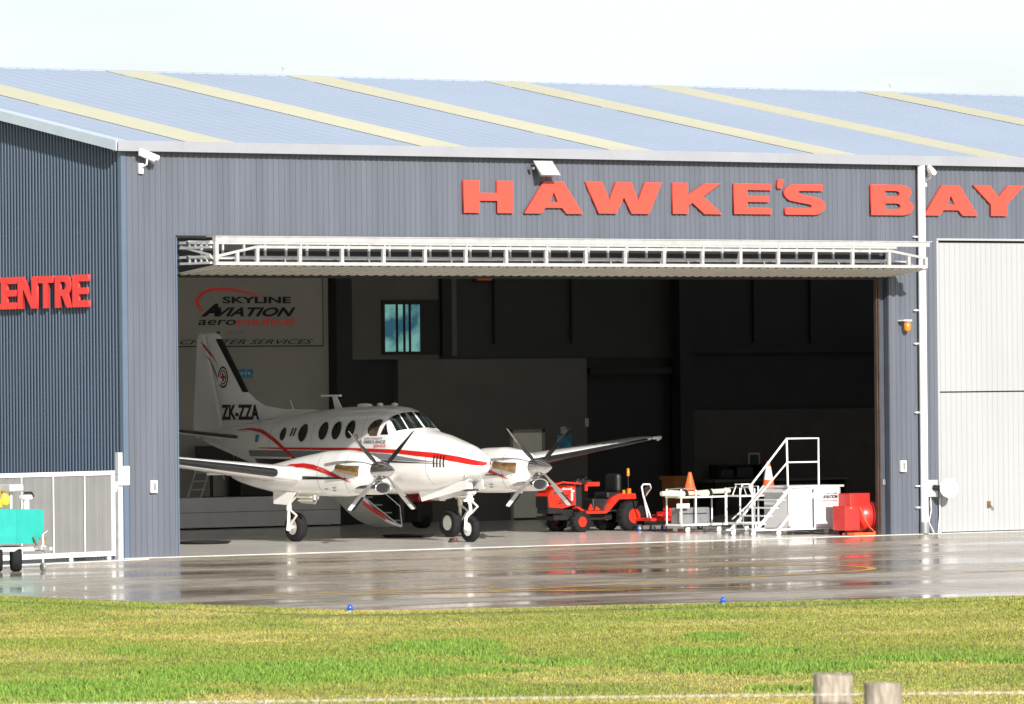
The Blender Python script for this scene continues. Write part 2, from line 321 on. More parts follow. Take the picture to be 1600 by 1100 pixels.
def blades(n=420000):
    rng = np.random.default_rng(4)
    d = 55 + (95 - 55) * rng.random(n * 2) ** .9; s = (rng.random(n * 2) * 2 - 1) * (d * .0985 + 1.2)
    x = CX + Rv.x * s + Fv.x * d; y = CY + Rv.y * s + Fv.y * d
    ok = apron_edge_d(x, y) < rng.random(len(x)) ** 2 * .30; x = x[ok][:n]; y = y[ok][:n]; n = len(x)
    c, g, dry = tint(x, y); near = np.clip(-apron_edge_d(x, y) / .5, 0, 1)
    h = (.018 + .024 * rng.random(n)) * (1 + .9 * g) * (.55 + .45 * near) * (1 - .25 * dry); wd = .006 + .007 * rng.random(n) + .007 * g
    z0 = -.055 + (fbm(x, y, .15, 5) - .5) * .10; z0 = np.where(apron_edge_d(x, y) > -1, -.022, z0); h = h + np.where(apron_edge_d(x, y) > -.3, .012, 0)
    an = rng.random(n) * 2 * np.pi; ln = (rng.random((n, 2)) - .5) * (h * 1.1)[:, None]
    dx, dy = np.cos(an) * wd, np.sin(an) * wd
    V = np.empty((n, 3, 3)); V[:, 0] = np.stack([x - dx, y - dy, z0], 1); V[:, 1] = np.stack([x + dx, y + dy, z0], 1); V[:, 2] = np.stack([x + ln[:, 0], y + ln[:, 1], z0 + h], 1)
    me = bpy.data.meshes.new('grass'); me.vertices.add(3 * n); me.vertices.foreach_set('co', V.ravel()); me.loops.add(3 * n); me.loops.foreach_set('vertex_index', np.arange(3 * n, dtype=np.int32))
    me.polygons.add(n); me.polygons.foreach_set('loop_start', np.arange(0, 3 * n, 3, dtype=np.int32)); me.update(calc_edges=True)
    j = .80 + .42 * rng.random((n, 1)); c = c * j; c[:, 0] *= .85 + .35 * rng.random(n)
    C = np.concatenate([np.repeat(c, 3, 0), np.ones((3 * n, 1))], 1); a = me.color_attributes.new('tint', 'FLOAT_COLOR', 'POINT'); a.data.foreach_set('color', C.ravel())
    me.materials.append(M['blade']); o = bpy.data.objects.new('grass', me); COL.objects.link(o); tag(o, kind='stuff')
blades()

def apron():
    m = MB(); pts = []
    # irregular turf-side edge: walk the outline with small wander
    for t in np.arange(0, 80, .4): pts.append((-11.85 + .12 * (fbm(np.array([t]), np.array([3.]), .8, 1)[0] - .5) * 2, 60 - t))
    pts = [p for p in pts if p[1] > -23.9]
    pts += [(-11.6, -24.35), (-11.1, -24.75)]
    for x in np.arange(-10.6, 90, .4): pts.append((x, -24.7 - .304 * (x + 11.9) + .25 * (fbm(np.array([x]), np.array([9.]), .9, 2)[0] - .5) * 2))
    pts += [(120, -60), (120, 60)]
    n = len(pts); m.add([(x, y, 0) for x, y in pts] + [(x, y, -.12) for x, y in pts], [list(range(n))] + [(i, (i + 1) % n, (i + 1) % n + n, i + n) for i in range(n)])
    tag(m.build('apron', 'wet', fix=False), kind='structure')
    me = bpy.data.objects['apron'].data; bm = bmesh.new(); bm.from_mesh(me); bmesh.ops.triangulate(bm, faces=[f for f in bm.faces if len(f.verts) > 4]); bmesh.ops.recalc_face_normals(bm, faces=bm.faces)
    top = max(bm.faces, key=lambda f: f.calc_center_median().z)
    if top.normal.z < 0: bmesh.ops.reverse_faces(bm, faces=bm.faces)
    bm.to_mesh(me); bm.free()
apron()
m = MB(); m.box((.03, .06, .001), (40, 24.5, .006)); tag(m.build('hangar_floor', 'floor'), kind='structure')
m = MB(); m.box((-.1, -.16, .001), (40, .055, .012)); tag(m.build('floor_edge_strip', 'edge'), kind='structure')
def stripe(pts, wd, z=.005):
    m = MB(); P = [Vector((*p, 0)) for p in pts]; L_, R_ = [], []
    for i, p in enumerate(P):
        d = (P[min(i + 1, len(P) - 1)] - P[max(i - 1, 0)]).normalized(); nn = Vector((-d.y, d.x, 0)) * wd / 2; L_.append((*(p + nn).xy, z)); R_.append((*(p - nn).xy, z))
    k = len(P); m.add(L_ + R_, [(i, i + 1, i + 1 + k, i + k) for i in range(k - 1)])
    return m
arc = [(2.4 + 3.1 * math.cos(a), -14.6 + 2.9 * math.sin(a)) for a in np.linspace(R(100), R(-80), 24)]
a1 = stripe([(-3, -10.6), (1.9, -11.74)] + arc + [(1.5, -17.8), (-6, -19.9)], .16)
a2 = stripe([(-9.5, -18.4), (-4.6, -18.2)], .15); a3 = stripe([(-8.2, -19.4), (-5.0, -20.6), (-2, -21.6)], .15); a4 = stripe([(-7.4, -18.9), (-4.4, -21.4)], .14, .009); a5 = stripe([(4.5, -19.2), (30, -21.5)], .12)
m = MB()
for q in (a1, a2, a3, a4, a5): m.add(q.v, q.f)
tag(m.build('apron_marking', 'yline'), kind='structure')

# ------------------------------------------------------------------ hangar
EH = 7.80; RY, RZ = 12.4, 10.00; LEN = 40.0
OX0, OX1, OZ = 1.235, 19.06, 6.14; DX0, DX1, DZ = 20.36, 36.2, 6.19
hangar = thing('hangar', 'long blue-grey ribbed steel hangar with red lettering and its wide door open', 'hangar')
def ribbed(m, rects, pitch, dep, axis, face, topf=None):
    """trapezoidal ribs running up; rects (a0,a1,z0,z1) along the axis; face = outward sign; outer face at 0, pans recessed by dep"""
    prof = [(0, 0), (.30, 0), (.40, dep), (.90, dep), (1.0, 0)]
    for a0, a1, z0, z1 in rects:
        xs = {a0: None, a1: None}
        k0 = math.floor(a0 / pitch) - 1
        P = []
        for k in range(k0, math.ceil(a1 / pitch) + 1):
            for t, d in prof[:-1]: P.append(((k + t) * pitch, d))
        def dat(a):
            for (p, d), (q, e) in zip(P, P[1:]):
                if p <= a <= q: return d + (e - d) * (a - p) / max(q - p, 1e-9)
            return 0
        pts = [(a0, dat(a0))] + [p for p in P if a0 < p[0] < a1] + [(a1, dat(a1))]
        vs = []
        for a, d in pts:
            zt = topf(a) if topf else z1
            if axis == 'x': vs += [(a, -face * d * -1, z0), (a, face * d, zt)]
            else: vs += [(face * d, a, z0), (face * d, a, zt)]
        m.add(vs, [(2 * i, 2 * i + 2, 2 * i + 3, 2 * i + 1) for i in range(len(pts) - 1)])
    return m
m = ribbed(MB(), [(.10, OX0, .01, EH), (OX0, DX0, OZ, EH), (OX1, DX0, .01, OZ), (DX0, LEN, DZ, EH)], .13, .018, 'x', 1)
m.build('front_wall', 'steelblue', hangar, fix=False)
m = MB(); m.box((.10, .06, .01), (OX0 - .002, .16, EH)); m.box((OX0, .06, OZ + .004), (DX0, .16, EH - .02)); m.box((OX1 + .002, .06, .01), (DX0, .16, OZ)); m.box((DX0 + .003, .06, DZ + .005), (LEN, .16, EH - .02)); m.build('wall_framing', 'indark', hangar)
gz = lambda y: EH + (RZ - EH) * (y / RY) if y < RY else EH + (RZ - EH) * (2 - y / RY)
m = ribbed(MB(), [(.10, 2 * RY - .1, .01, 0)], .114, .03, 'y', 1, topf=gz); m.build('side_wall', 'steelshade', hangar, fix=False)
m = MB(); m.prism([(.10, .1, .01), (.10, 2 * RY - .1, .01), (.10, 2 * RY - .1, EH - .1), (.10, RY, RZ - .1), (.10, .1, EH - .1)], (.06, 0, 0)); m.build('side_wall_lining', 'inwhite', hangar)
m = MB(); m.box((-.012, -.012, .01), (.10, .10, EH + .02)); m.build('corner_flashing', 'trimblue', hangar)
# roof: low ribs up the slope
def roofsheet(y0, z0, y1, z1, name, mt, x0, x1, lift, pitch=.38):
    m = MB(); pts = []; k = 0; x = x0; prof = [(0, 0), (.82, 0), (.88, .012), (.94, .012), (1, 0)]
    while x < x1 - 1e-6:
        for t, h in prof[:-1]:
            if x + t * pitch < x1: pts.append((x + t * pitch, h))
        x += pitch
    pts.append((x1, 0)); vs = []
    for a, h in pts: vs += [(a, y0, z0 + h + lift), (a, y1, z1 + h + lift)]
    m.add(vs, [(2 * i, 2 * i + 2, 2 * i + 3, 2 * i + 1) for i in range(len(pts) - 1)])
    return m.build(name, mt, hangar, fix=False)
SK = [1.9, 7.5, 12.2, 17.6, 22.15, 28.5, 33.9]; SW = 1.15
EDG = [-.16] + [e for x in SK for e in (x + .01, x + SW - .01)] + [LEN]
for xa, xb in zip(EDG[::2], EDG[1::2]):
    roofsheet(-.12, EH + .06, RY, RZ + .08, 'roof', 'roof', xa, xb, 0); roofsheet(RY, RZ + .08, 2 * RY + .1, EH + .06, 'roof', 'roof', xa, xb, 0)
    xa = max(xa, .2); m = MB(); m.prism([(xa, .1, EH - .02), (xa, RY, RZ + .0), (xa, 2 * RY, EH - .02), (xa, 2 * RY, EH - .08), (xa, RY, RZ - .06), (xa, .1, EH - .08)], (xb - xa, 0, 0)); m.build('roof_lining', 'inblack', hangar)
m = MB(); m.box((-.02, .1, EH - .05), (LEN, .2, EH + .04)); m.build('eave_purlin', 'inblack', hangar)
for x0 in SK:
    roofsheet(-.12, EH + .06, RY - .02, RZ + .08 - .0037, 'skylight', 'skylight', x0, x0 + SW, .012, 2.3); roofsheet(RY + .02, RZ + .08 - .0037, 2 * RY + .1, EH + .06, 'skylight', 'skylight', x0, x0 + SW, .012, 2.3)
m = MB(); sl = (RZ + .02 - EH) / RY
m.prism([(-.17, -.14, EH + .16), (-.17, RY, RZ + .19), (-.17, RY, RZ - .0), (-.17, -.14, EH - .03)], (-.03, 0, 0)); m.prism([(-.17, -.14, EH + .165), (.06, -.14, EH + .165), (.06, RY, RZ + .19), (-.17, RY, RZ + .19)], (0, 0, -.02))
m.build('gable_flashing', 'flash', hangar)
m = MB(); m.tube([(-.1, RY, RZ + .045), (LEN, RY, RZ + .045)], .055, 8); m.build('ridge_cap', 'roof', hangar)
m = MB(); prof = [(-.02, EH + .03), (-.02, EH - .02), (-.19, EH - .02), (-.19, EH + .15), (-.205, EH + .165), (-.205, EH - .035), (-.0, EH - .035)]
m.prism([(-.19, y, z) for y, z in prof], (LEN + .1, 0, 0)); 
for k in range(1, 27): m.box((-.19 + k * 1.47, -.2085, EH - .037), (-.19 + k * 1.47 + .022, -.2055, EH + .166))
m.build('gutter', 'gutter', hangar)
m = MB()
m.tube([(19.86, -.12, EH - .03), (19.86, -.12, .22)], .083, 18); m.build('downpipe', 'whitepipe', hangar)
m = MB(); m.tube([(19.86, -.12, .26), (19.86, -.12, .02)], .095, 18); dp = m.build('downpipe_shoe', 'greysteel', hangar)
for z in (6.25, 4.7, 4.0, 2.55, 1.0, .55): MB().box((19.70, -.06, z), (20.02, -.0, z + .03)).build('pipe_bracket', 'whitepipe', hangar)
# closed white door
wd = ribbed(MB(), [(DX0 + .05, DX1, .03, 2.97), (DX0 + .05, DX1, 3.0, DZ - .05)], .145, .02, 'x', 1)
wd.v = [(x, y - .004, z) for x, y, z in wd.v]; wdo = wd.build('closed_door', 'whitedoor', hangar, fix=False)
m = MB(); m.box((DX0 + .05, .055, .02), (DX1, .09, DZ - .02)); m.build('door_backing', 'indark', hangar)
m = MB(); m.box((DX0 - .01, -.02, .012), (DX0 + .045, .05, DZ)); m.box((DX0 - .01, -.03, DZ + .002), (DX1, .05, DZ + .045)); m.build('door_trim', 'whitedoor', hangar)
m = MB(); m.box((DX0 + 1.35, -.03, .52), (DX0 + 1.42, -.004, .66)); m.tube([(DX0 + 1.4, -.03, .58), (DX0 + 1.5, -.035, .48)], .012, 6); m.build('door_latch', 'brass', hangar)
# opening jambs
m = MB(); m.box((OX1 - .15, .17, .01), (OX1 - .03, .34, OZ - .2)); m.box((OX1 - .02, .03, .01), (OX1 + .01, .168, OZ)); m.build('door_jamb', 'jambgrey', hangar)
m = MB(); m.box((OX1 - .185, .15, .01), (OX1 - .155, .2, OZ - .25)); m.box((OX1 - .25, .14, .01), (OX1 - .225, .19, OZ - .25)); m.build('door_track', 'oak', hangar)
m = MB(); m.box((OX0 - .012, .0, .01), (OX0 + .02, .17, OZ)); m.build('opening_trim', 'trimblue', hangar)
m = MB(); m.box((OX0, -.035, OZ), (OX1, .05, OZ + .03)); m.build('head_trim', 'dark', hangar)
# interior: end walls and back wall pieces (y = 18)
BY = 18.0
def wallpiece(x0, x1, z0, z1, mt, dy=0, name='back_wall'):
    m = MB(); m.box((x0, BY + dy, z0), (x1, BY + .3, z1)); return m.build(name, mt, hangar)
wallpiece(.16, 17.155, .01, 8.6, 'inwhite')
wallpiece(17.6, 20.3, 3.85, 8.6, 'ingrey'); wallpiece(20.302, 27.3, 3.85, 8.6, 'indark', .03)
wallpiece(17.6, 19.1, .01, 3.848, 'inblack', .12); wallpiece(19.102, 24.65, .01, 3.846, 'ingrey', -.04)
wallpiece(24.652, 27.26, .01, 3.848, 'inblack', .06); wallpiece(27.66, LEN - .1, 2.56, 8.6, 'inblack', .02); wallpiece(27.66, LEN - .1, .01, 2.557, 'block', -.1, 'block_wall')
for x, dx in ((17.157, .44), (27.262, .40)):
    m = MB(); m.box((x, BY - .28, .01), (x + dx, BY - .01, 8.6)); m.box((x - .0, BY - .34, .01), (x + dx, BY - .283, 8.6)); m.build('steel_column', 'inblack', hangar)
m = MB(); m.box((20.36, BY - .10, 3.9), (20.63, BY + .02, 8.5)); m.build('column', 'inblack', hangar)
m = MB(); m.box((20.655, BY - .06, 3.92), (20.80, BY + .02, 8.5)); m.build('cable_duct', 'ingrey', hangar)
for z, x0, x1 in ((3.45, 24.7, 27.2), (3.95, 27.7, 39.8)):
    m = MB(); m.box((x0, BY - .12, z), (x1, BY + .0, z + .16)); m.build('wall_girt', 'inblack', hangar)
for x in (21.9, 24.2, 29.8, 31.6): 
    m = MB(); m.box((x, BY - .05, 4.2), (x + .05, BY + .02, 8.4)); m.build('wall_girt', 'inblack', hangar)
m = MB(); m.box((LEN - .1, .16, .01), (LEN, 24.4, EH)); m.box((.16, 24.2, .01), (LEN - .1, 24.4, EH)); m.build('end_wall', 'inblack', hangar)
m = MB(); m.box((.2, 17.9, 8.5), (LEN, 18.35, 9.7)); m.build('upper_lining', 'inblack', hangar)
# portal rafters under the roof
for x in (9.0, 17.4, 27.4):
    m = MB(); m.prism([(x, .2, EH - .1), (x, RY, RZ - .1), (x, 2 * RY - .3, EH - .1), (x, 2 * RY - .3, EH - .5), (x, RY, RZ - .5), (x, .2, EH - .5)], (.12, 0, 0)); m.build('rafter', 'inblack', hangar)
# office window and doors inside
wn = MB().box((18.66, BY - .05, 3.96), (20.30, BY - .003, 4.03)).box((18.66, BY - .05, 5.14), (20.30, BY - .003, 5.24)).box((18.66, BY - .05, 4.032), (18.735, BY - .003, 5.138)).box((20.22, BY - .05, 4.032), (20.30, BY - .003, 5.138)).box((19.76, BY - .05, 4.032), (20.218, BY - .003, 5.138))
for x in (19.06, 19.27, 19.43): wn.box((x, BY - .045, 4.032), (x + .055, BY - .003, 5.138))
wn = wn.build('window', 'inblack', hangar)
MB().box((18.736, BY - .02, 4.034), (19.758, BY - .008, 5.137)).build('pane', 'winsky', wn)
dr = MB().box((22.40, BY - .075, .02), (23.26, BY - .042, 2.08)).build('office_door', 'doorcream', hangar)
MB().box((22.32, BY - .09, .01), (22.395, BY - .041, 2.16)).box((23.265, BY - .09, .01), (23.34, BY - .041, 2.16)).box((22.32, BY - .09, 2.085), (23.34, BY - .041, 2.16)).build('door_frame', 'inwhite', dr)
MB().tube([(22.5, BY - .10, 1.0), (22.62, BY - .10, 1.0)], .015).box((22.48, BY - .1, .96), (22.52, BY - .07, 1.05)).build('handle', 'chrome', dr)
MB().box((22.39, BY - .08, .008), (23.27, BY - .043, .055)).build('door_sweep', 'inblack', dr)

# bifold door folded up under the head of the opening
bd = bpy.data.objects.new('bifold_door', None); COL.objects.link(bd); bd.parent = hangar
V0 = -1.15
m = MB(); m.box((1.36, V0 - .03, 6.02), (19.18, V0 + .08, 6.115)); m.box((1.36, V0 - .045, 6.117), (19.24, V0 + .3, 6.135)); m.build('top_beam', 'trusswhite', bd)
m = MB(); m.box((1.36, V0 - .03, 5.575), (19.12, V0 + .05, 5.64)); m.box((2.3, V0 - .028, 5.90), (18.15, V0 + .04, 5.955))
m.prism([(1.36, V0 - .02, 5.76), (2.3, V0 - .02, 5.95), (2.3, V0 - .02, 5.90), (1.36, V0 - .02, 5.71)], (0, .05, 0)); m.prism([(19.12, V0 - .02, 5.80), (18.15, V0 - .02, 5.95), (18.15, V0 - .02, 5.90), (19.12, V0 - .02, 5.75)], (0, .05, 0)); m.build('front_chord', 'trusswhite', bd)
xs = [1.87] + [2.33 + .985 * k for k in range(17)] + [18.62]
for i, x in enumerate(xs):
    h = 5.90 if 0 < i < len(xs) - 1 else 5.82
    m = MB(); m.box((x - .035, V0 - .026, 5.642), (x + .035, V0 + .03, h)); m.build('truss_post', 'trusswhite', bd)
for x in (1.39, 19.08):
    m = MB(); m.box((x - .04, V0 - .032, 5.642), (x + .04, V0 + .04, 6.018 if x < 5 else 5.80)); m.build('truss_post', 'trusswhite', bd)
m = MB(); 
for i in range(2, len(xs) - 2, 2): m.box((xs[i] - .012, V0 - .045, 5.78), (xs[i] + .02, V0 - .027, 6.10))
m.build('hinge_strap', 'galv', bd)
m = MB()   # rear truss, half hidden behind the front one
m.box((1.3, -.32, 5.72), (19.0, -.26, 5.77)); m.box((1.3, -.32, 6.0), (19.0, -.26, 6.06)); m.box((1.3, -.75, 5.70), (19.0, -.71, 5.735))
for k in range(36): m.box((1.6 + k * .49, -.31, 5.772), (1.64 + k * .49, -.27, 5.998))
for k in range(9): m.tube([(2.6 + k * 1.97, -.7, 5.66), (2.95 + k * 1.97, -.35, 5.98)], .014, 6); m.tube([(3.1 + k * 1.97, -.98, 5.66), (3.25 + k * 1.97, -.72, 5.72)], .014, 6)
m.build('rear_truss', 'galv', bd)
m = MB()
for y0, y1, z in ((-1.08, 0, 6.00), (-1.08, 0, 5.60), (-1.08, 0, 5.90), (-1.08, 0, 5.72)): m.box((1.30, y0, z), (1.35, y1, z + .045))
for y in (-.95, -.75, -.55, -.35): m.box((1.31, y, 5.645), (1.34, y + .03, 5.72)); m.box((1.31, y, 5.945), (1.34, y + .03, 6.0))
m.prism([(1.31, -.02, 5.97), (1.31, -1.05, 5.79), (1.31, -1.05, 5.75), (1.31, -.02, 5.93)], (.03, 0, 0)); m.build('end_frame', 'galv', bd)
m = MB(); n = 0; vs = []; x = 1.30; i = 0
while x < 19.12:
    d = .03 if i % 2 else 0
    vs += [(x, V0 - .02, 5.572 - d), (x, .12, 5.44 - d), (x + .09, V0 - .02, 5.572 - d), (x + .09, .12, 5.44 - d)]; x += .11; i += 1
k = len(vs) // 2; m.add(vs, [(2 * j, 2 * j + 2, 2 * j + 3, 2 * j + 1) for j in range(k - 1)]); m.build('door_sheet', 'sheet_under', bd, fix=False)
m = MB(); m.box((1.3, .125, 5.36), (18.9, .15, 6.12)); m.build('inner_sheet', 'inblack', bd)

# lettering ---------------------------------------------------------------------------------
def arcp(cx, cy, rx, ry, a0, a1, n=10): return [(cx + rx * math.cos(R(a0 + (a1 - a0) * i / n)), cy + ry * math.sin(R(a0 + (a1 - a0) * i / n))) for i in range(n + 1)]
def Rr(x0, y0, x1, y1): return [(x0, y0), (x1, y0), (x1, y1), (x0, y1)]
def glyph(ch, s=.32, b=.24):
    if ch == 'H': return [[(0, 0), (s, 0), (s, .38), (1 - s, .38), (1 - s, 0), (1, 0), (1, 1), (1 - s, 1), (1 - s, .62), (s, .62), (s, 1), (0, 1)]]
    if ch == 'A': return [[(0, 0), (.285, 0), (.36, .18), (.64, .18), (.715, 0), (1, 0), (.66, 1), (.34, 1)], [(.425, .36), (.575, .36), (.50, .66)]]
    if ch == 'W': return [[(.17, 0), (.40, 0), (.50, .52), (.60, 0), (.83, 0), (1, 1), (.78, 1), (.69, .42), (.60, 1), (.40, 1), (.31, .42), (.22, 1), (0, 1)]]
    if ch == 'K': return [[(0, 0), (.31, 0), (.31, .26), (.40, .36), (.64, 0), (1, 0), (.62, .57), (.98, 1), (.66, 1), (.31, .62), (.31, 1), (0, 1)]]
    if ch == 'E': return [[(0, 0), (1, 0), (1, .21), (s + .06, .21), (s + .06, .40), (.94, .40), (.94, .60), (s + .06, .60), (s + .06, .79), (1, .79), (1, 1), (0, 1)]]
    if ch == 'Y': return [[(.34, 0), (.66, 0), (.66, .38), (1, 1), (.68, 1), (.50, .62), (.32, 1), (0, 1), (.34, .38)]]
    if ch == 'B': return [[(0, 0), (.62, 0)] + arcp(.72, .27, .28, .27, -90, 55) + arcp(.70, .76, .25, .24, -40, 90) + [(0, 1)],
                          [(.33, .20), (.33, .39)] + arcp(.60, .295, .10, .095, 90, -90, 6), [(.33, .61), (.33, .80)] + arcp(.58, .705, .10, .095, 90, -90, 6)]
    if ch == 'S': return [[(.03, .0)] + [(.66, 0)] + arcp(.72, .29, .28, .29, -90, 60, 8) + [(.70, .59), (.42, .66)] + arcp(.40, .725, .055, .055, 230, 90, 4) + [(.94, .78), (.94, 1), (.34, 1)] + arcp(.30, .71, .30, .29, 90, 240, 8) + [(.32, .41), (.62, .34)] + arcp(.62, .275, .055, .055, 60, -90, 4) + [(.03, .22)]]
    if ch == 'C': return [[(1, 0), (1, .17), (.78, .16)] + arcp(.66, .5, .30, .34, 250, 110, 10) + [(.78, .84), (1, .83), (1, 1), (.72, 1)] + arcp(.66, .5, .66, .5, 92, 268, 16) + [(.72, 0)]]
    if ch == 'N': return [[(0, 0), (.28, 0), (.28, .62), (.70, 0), (1, 0), (1, 1), (.72, 1), (.72, .38), (.30, 1), (0, 1)]]
    if ch == 'T': return [[(.34, 0), (.66, 0), (.66, .78), (1, .78), (1, 1), (0, 1), (0, .78), (.34, .78)]]
    if ch == 'R': return [[(0, 0), (.30, 0), (.30, .36), (.42, .36), (.68, 0), (1, 0), (.72, .42)] + arcp(.60, .70, .34, .30, -50, 90, 8) + [(0, 1)], [(.30, .56), (.30, .80)] + arcp(.52, .68, .13, .12, 90, -90, 6)]
    if ch == "'": return [[(.12, 0), (.7, 0), (1, 1), (.25, 1)]]
def sign_letter(ch, a0, a1, z0, z1, side, m, parent):
    if side == 'x' and ch == 'E': polys = glyph(ch, .30)
    else: polys = glyph(ch)
    me = curve_letters(polys, .045); co = np.empty(len(me.vertices) * 3); me.vertices.foreach_get('co', co); co = co.reshape(-1, 3)
    P = np.empty_like(co); a = a0 + co[:, 0] * (a1 - a0); z = z0 + co[:, 1] * (z1 - z0)
    if side == 'x': P[:, 0] = a; P[:, 1] = -.045 - co[:, 2]; P[:, 2] = z
    else: P[:, 1] = a; P[:, 0] = -.045 - co[:, 2]; P[:, 2] = z
    me.vertices.foreach_set('co', P.ravel()); me.materials.clear(); me.materials.append(M[m])
    bm = bmesh.new(); bm.from_mesh(me); bmesh.ops.recalc_face_normals(bm, faces=bm.faces); bm.to_mesh(me); bm.free()
    o = bpy.data.objects.new('letter', me); COL.objects.link(o); o.parent = parent; return o
sg = thing('wall_lettering', "large coral red letters HAWKE'S BAY above the open hangar door", 'sign')
for ch, a, b, z0, z1 in (('H', 8.01, 9.225, 6.665, 7.31), ('A', 9.50, 10.985, 6.665, 7.315), ('W', 11.045, 12.99, 6.68, 7.32), ('K', 13.27, 14.555, 6.69, 7.325), ('E', 14.87, 15.852, 6.70, 7.33), ("'", 15.98, 16.20, 7.24, 7.43), ('S', 16.19, 17.29, 6.70, 7.335), ('B', 18.533, 19.69, 6.71, 7.35), ('A', 19.972, 21.484, 6.715, 7.36), ('Y', 21.358, 22.782, 6.72, 7.37)):
    sign_letter(ch, a, b, z0, z1, 'x', 'coralsign', sg)
sg = thing('wall_lettering', 'red letters CENTRE on the shaded side wall', 'sign')
for ch, a, b in (('C', 4.93, 4.345), ('E', 4.316, 3.729), ('N', 3.694, 2.982), ('T', 2.935, 2.394), ('R', 2.324, 1.70), ('E', 1.684, 1.107)):
    sign_letter(ch, a, b, 4.815, 5.443, 'y', 'redsign', sg)

# banner on the inner wall
bn = thing('banner', 'large white banner with black and red aviation lettering on the inner wall', 'banner', (0, 0, 0))
MB().box((9.0, BY - .03, 4.19), (16.98, BY - .004, 7.4)).build('banner_sheet', 'inwhite', bn)
MB().box((9.0, BY - .036, 4.165), (16.99, BY - .031, 4.19)).box((16.975, BY - .036, 4.19), (16.995, BY - .031, 7.4)).build('hem', 'inblack', bn)
yb = BY - .034
put_text('lettering', 'SKYLINE', (14.19, yb, 5.165), (1, 0, 0), 1.90, .155, 'black', bn, off=.03)
put_text('lettering', 'VIATION', (14.06, yb, 4.86), (1, 0, 0), 2.16, .215, 'black', bn, off=.03, shear=.4)
put_text('lettering', 'A', (13.59, yb, 4.86), (1, 0, 0), .50, .30, 'black', bn, off=.05, shear=.4)
put_text('lettering', 'aero', (13.51, yb, 4.665), (1, 0, 0), 1.05, .125, 'black', bn, off=.01, shear=.2)
put_text('lettering', 'medical', (14.60, yb, 4.665), (1, 0, 0), 1.55, .165, 'redsign', bn, off=.01)
put_text('lettering', 'and', (14.33, yb, 4.46), (1, 0, 0), .42, .09, 'grey', bn)
put_text('lettering', 'AIR CHARTER SERVICES', (12.2, yb, 4.225), (1, 0, 0), 4.5, .11, 'black', bn, shear=.4)
pa = [(15.45, 5.30), (14.95, 5.42), (14.4, 5.52), (13.9, 5.52), (13.6, 5.42), (13.45, 5.25), (13.47, 5.10), (13.62, 4.98)]; pb = [(13.66, 4.99), (13.55, 5.12), (13.54, 5.24), (13.68, 5.38), (13.95, 5.455), (14.4, 5.46), (14.95, 5.38)]
MB().prism([(x, yb, z) for x, z in pa + pb], (0, -.004, 0)).build('swoosh', 'redsign', bn)

# ------------------------------------------------------------------ aircraft
UC = 10.6
ac = thing('aircraft', 'white twin propeller aircraft with red and grey stripes parked inside the hangar mouth', 'aircraft', (UC, 7, 0))
def part(m, name, mt, parent=None, fix=True):
    o = m.build(name, mt, parent or ac, fix)
    if (parent or ac) is ac: o.matrix_parent_inverse = Matrix.Translation((-UC, -7, 0))
    return o
FS = np.array([(2.74, 1.66, 1.60, .02), (2.78, 1.72, 1.53, .08), (2.87, 1.79, 1.45, .16), (3.05, 1.88, 1.36, .26), (3.4, 2.00, 1.25, .39), (3.8, 2.10, 1.15, .50), (4.3, 2.22, 1.06, .61), (4.75, 2.30, 1.02, .66), (5.0, 2.365, 1.0, .68), (5.2, 2.53, .99, .69), (5.42, 2.70, .98, .70), (5.7, 2.79, .97, .71), (6.2, 2.835, .97, .71), (7.7, 2.80, .98, .71), (8.8, 2.72, 1.05, .70), (10., 2.60, 1.28, .62), (11., 2.50, 1.52, .50), (12., 2.42, 1.75, .36), (13., 2.33, 1.98, .2), (13.35, 2.28, 2.08, .10)])
def fsec(v):
    t, b, h = (float(np.interp(v, FS[:, 0], FS[:, k])) for k in (1, 2, 3)); return t, b, h
PW = 2.25
def fpt(v, phi, off=0):
    """point on the fuselage skin: station v, angle from the top (radians, + = right of the photograph)"""
    t, b, h = fsec(v); zc, hz = (t + b) / 2, (t - b) / 2; s, c = math.sin(phi), math.cos(phi)
    x = h * math.copysign(abs(s) ** (2 / PW), s); z = hz * math.copysign(abs(c) ** (2 / PW), c)
    n = Vector((x / max(h, .01) ** 2, 0, z / hz ** 2)); n = n.normalized() if n.length > 0 else Vector((0, 0, 1))
    return Vector((UC + x, v, zc + z)) + n * off
def side(v, z, sgn=-1, off=.006):
    """point on the fuselage flank at station v and height z"""
    t, b, h = fsec(v); zc, hz = (t + b) / 2, (t - b) / 2; q = min(.985, abs(z - zc) / hz); return Vector((UC + sgn * (h * (1 - q ** PW) ** (1 / PW) + off), v, z))
vs_ = []
for a, b in zip(FS[:-1, 0], FS[1:, 0]): vs_ += list(np.linspace(a, b, 5)[:-1])
vs_.append(13.35)
ker = []
m = MB(); m.loft([[fpt(v, 2 * math.pi * k / 48) for k in range(48)] for v in vs_]); part(m, 'fuselage', 'white')
def band(pts, name, mt, sgn=-1, off=.006, n=60, parent=None, rows=3):
    """pts: (v, ztop, zbot) painted band wrapped on the flank"""
    P = np.array(pts, float); vv = P[0, 0] + (P[-1, 0] - P[0, 0]) * np.linspace(0, 1, n) ** 2.4; m = MB(); g = []
    for v in vv:
        a, b = np.interp(v, P[:, 0], P[:, 1]), np.interp(v, P[:, 0], P[:, 2]); g += [side(v, a + (b - a) * k / rows, sgn, off) for k in range(rows + 1)]
    r = rows + 1; m.add(g, [(i * r + k, (i + 1) * r + k, (i + 1) * r + k + 1, i * r + k + 1) for i in range(n - 1) for k in range(rows)], sm=True); return part(m, name, mt, parent)
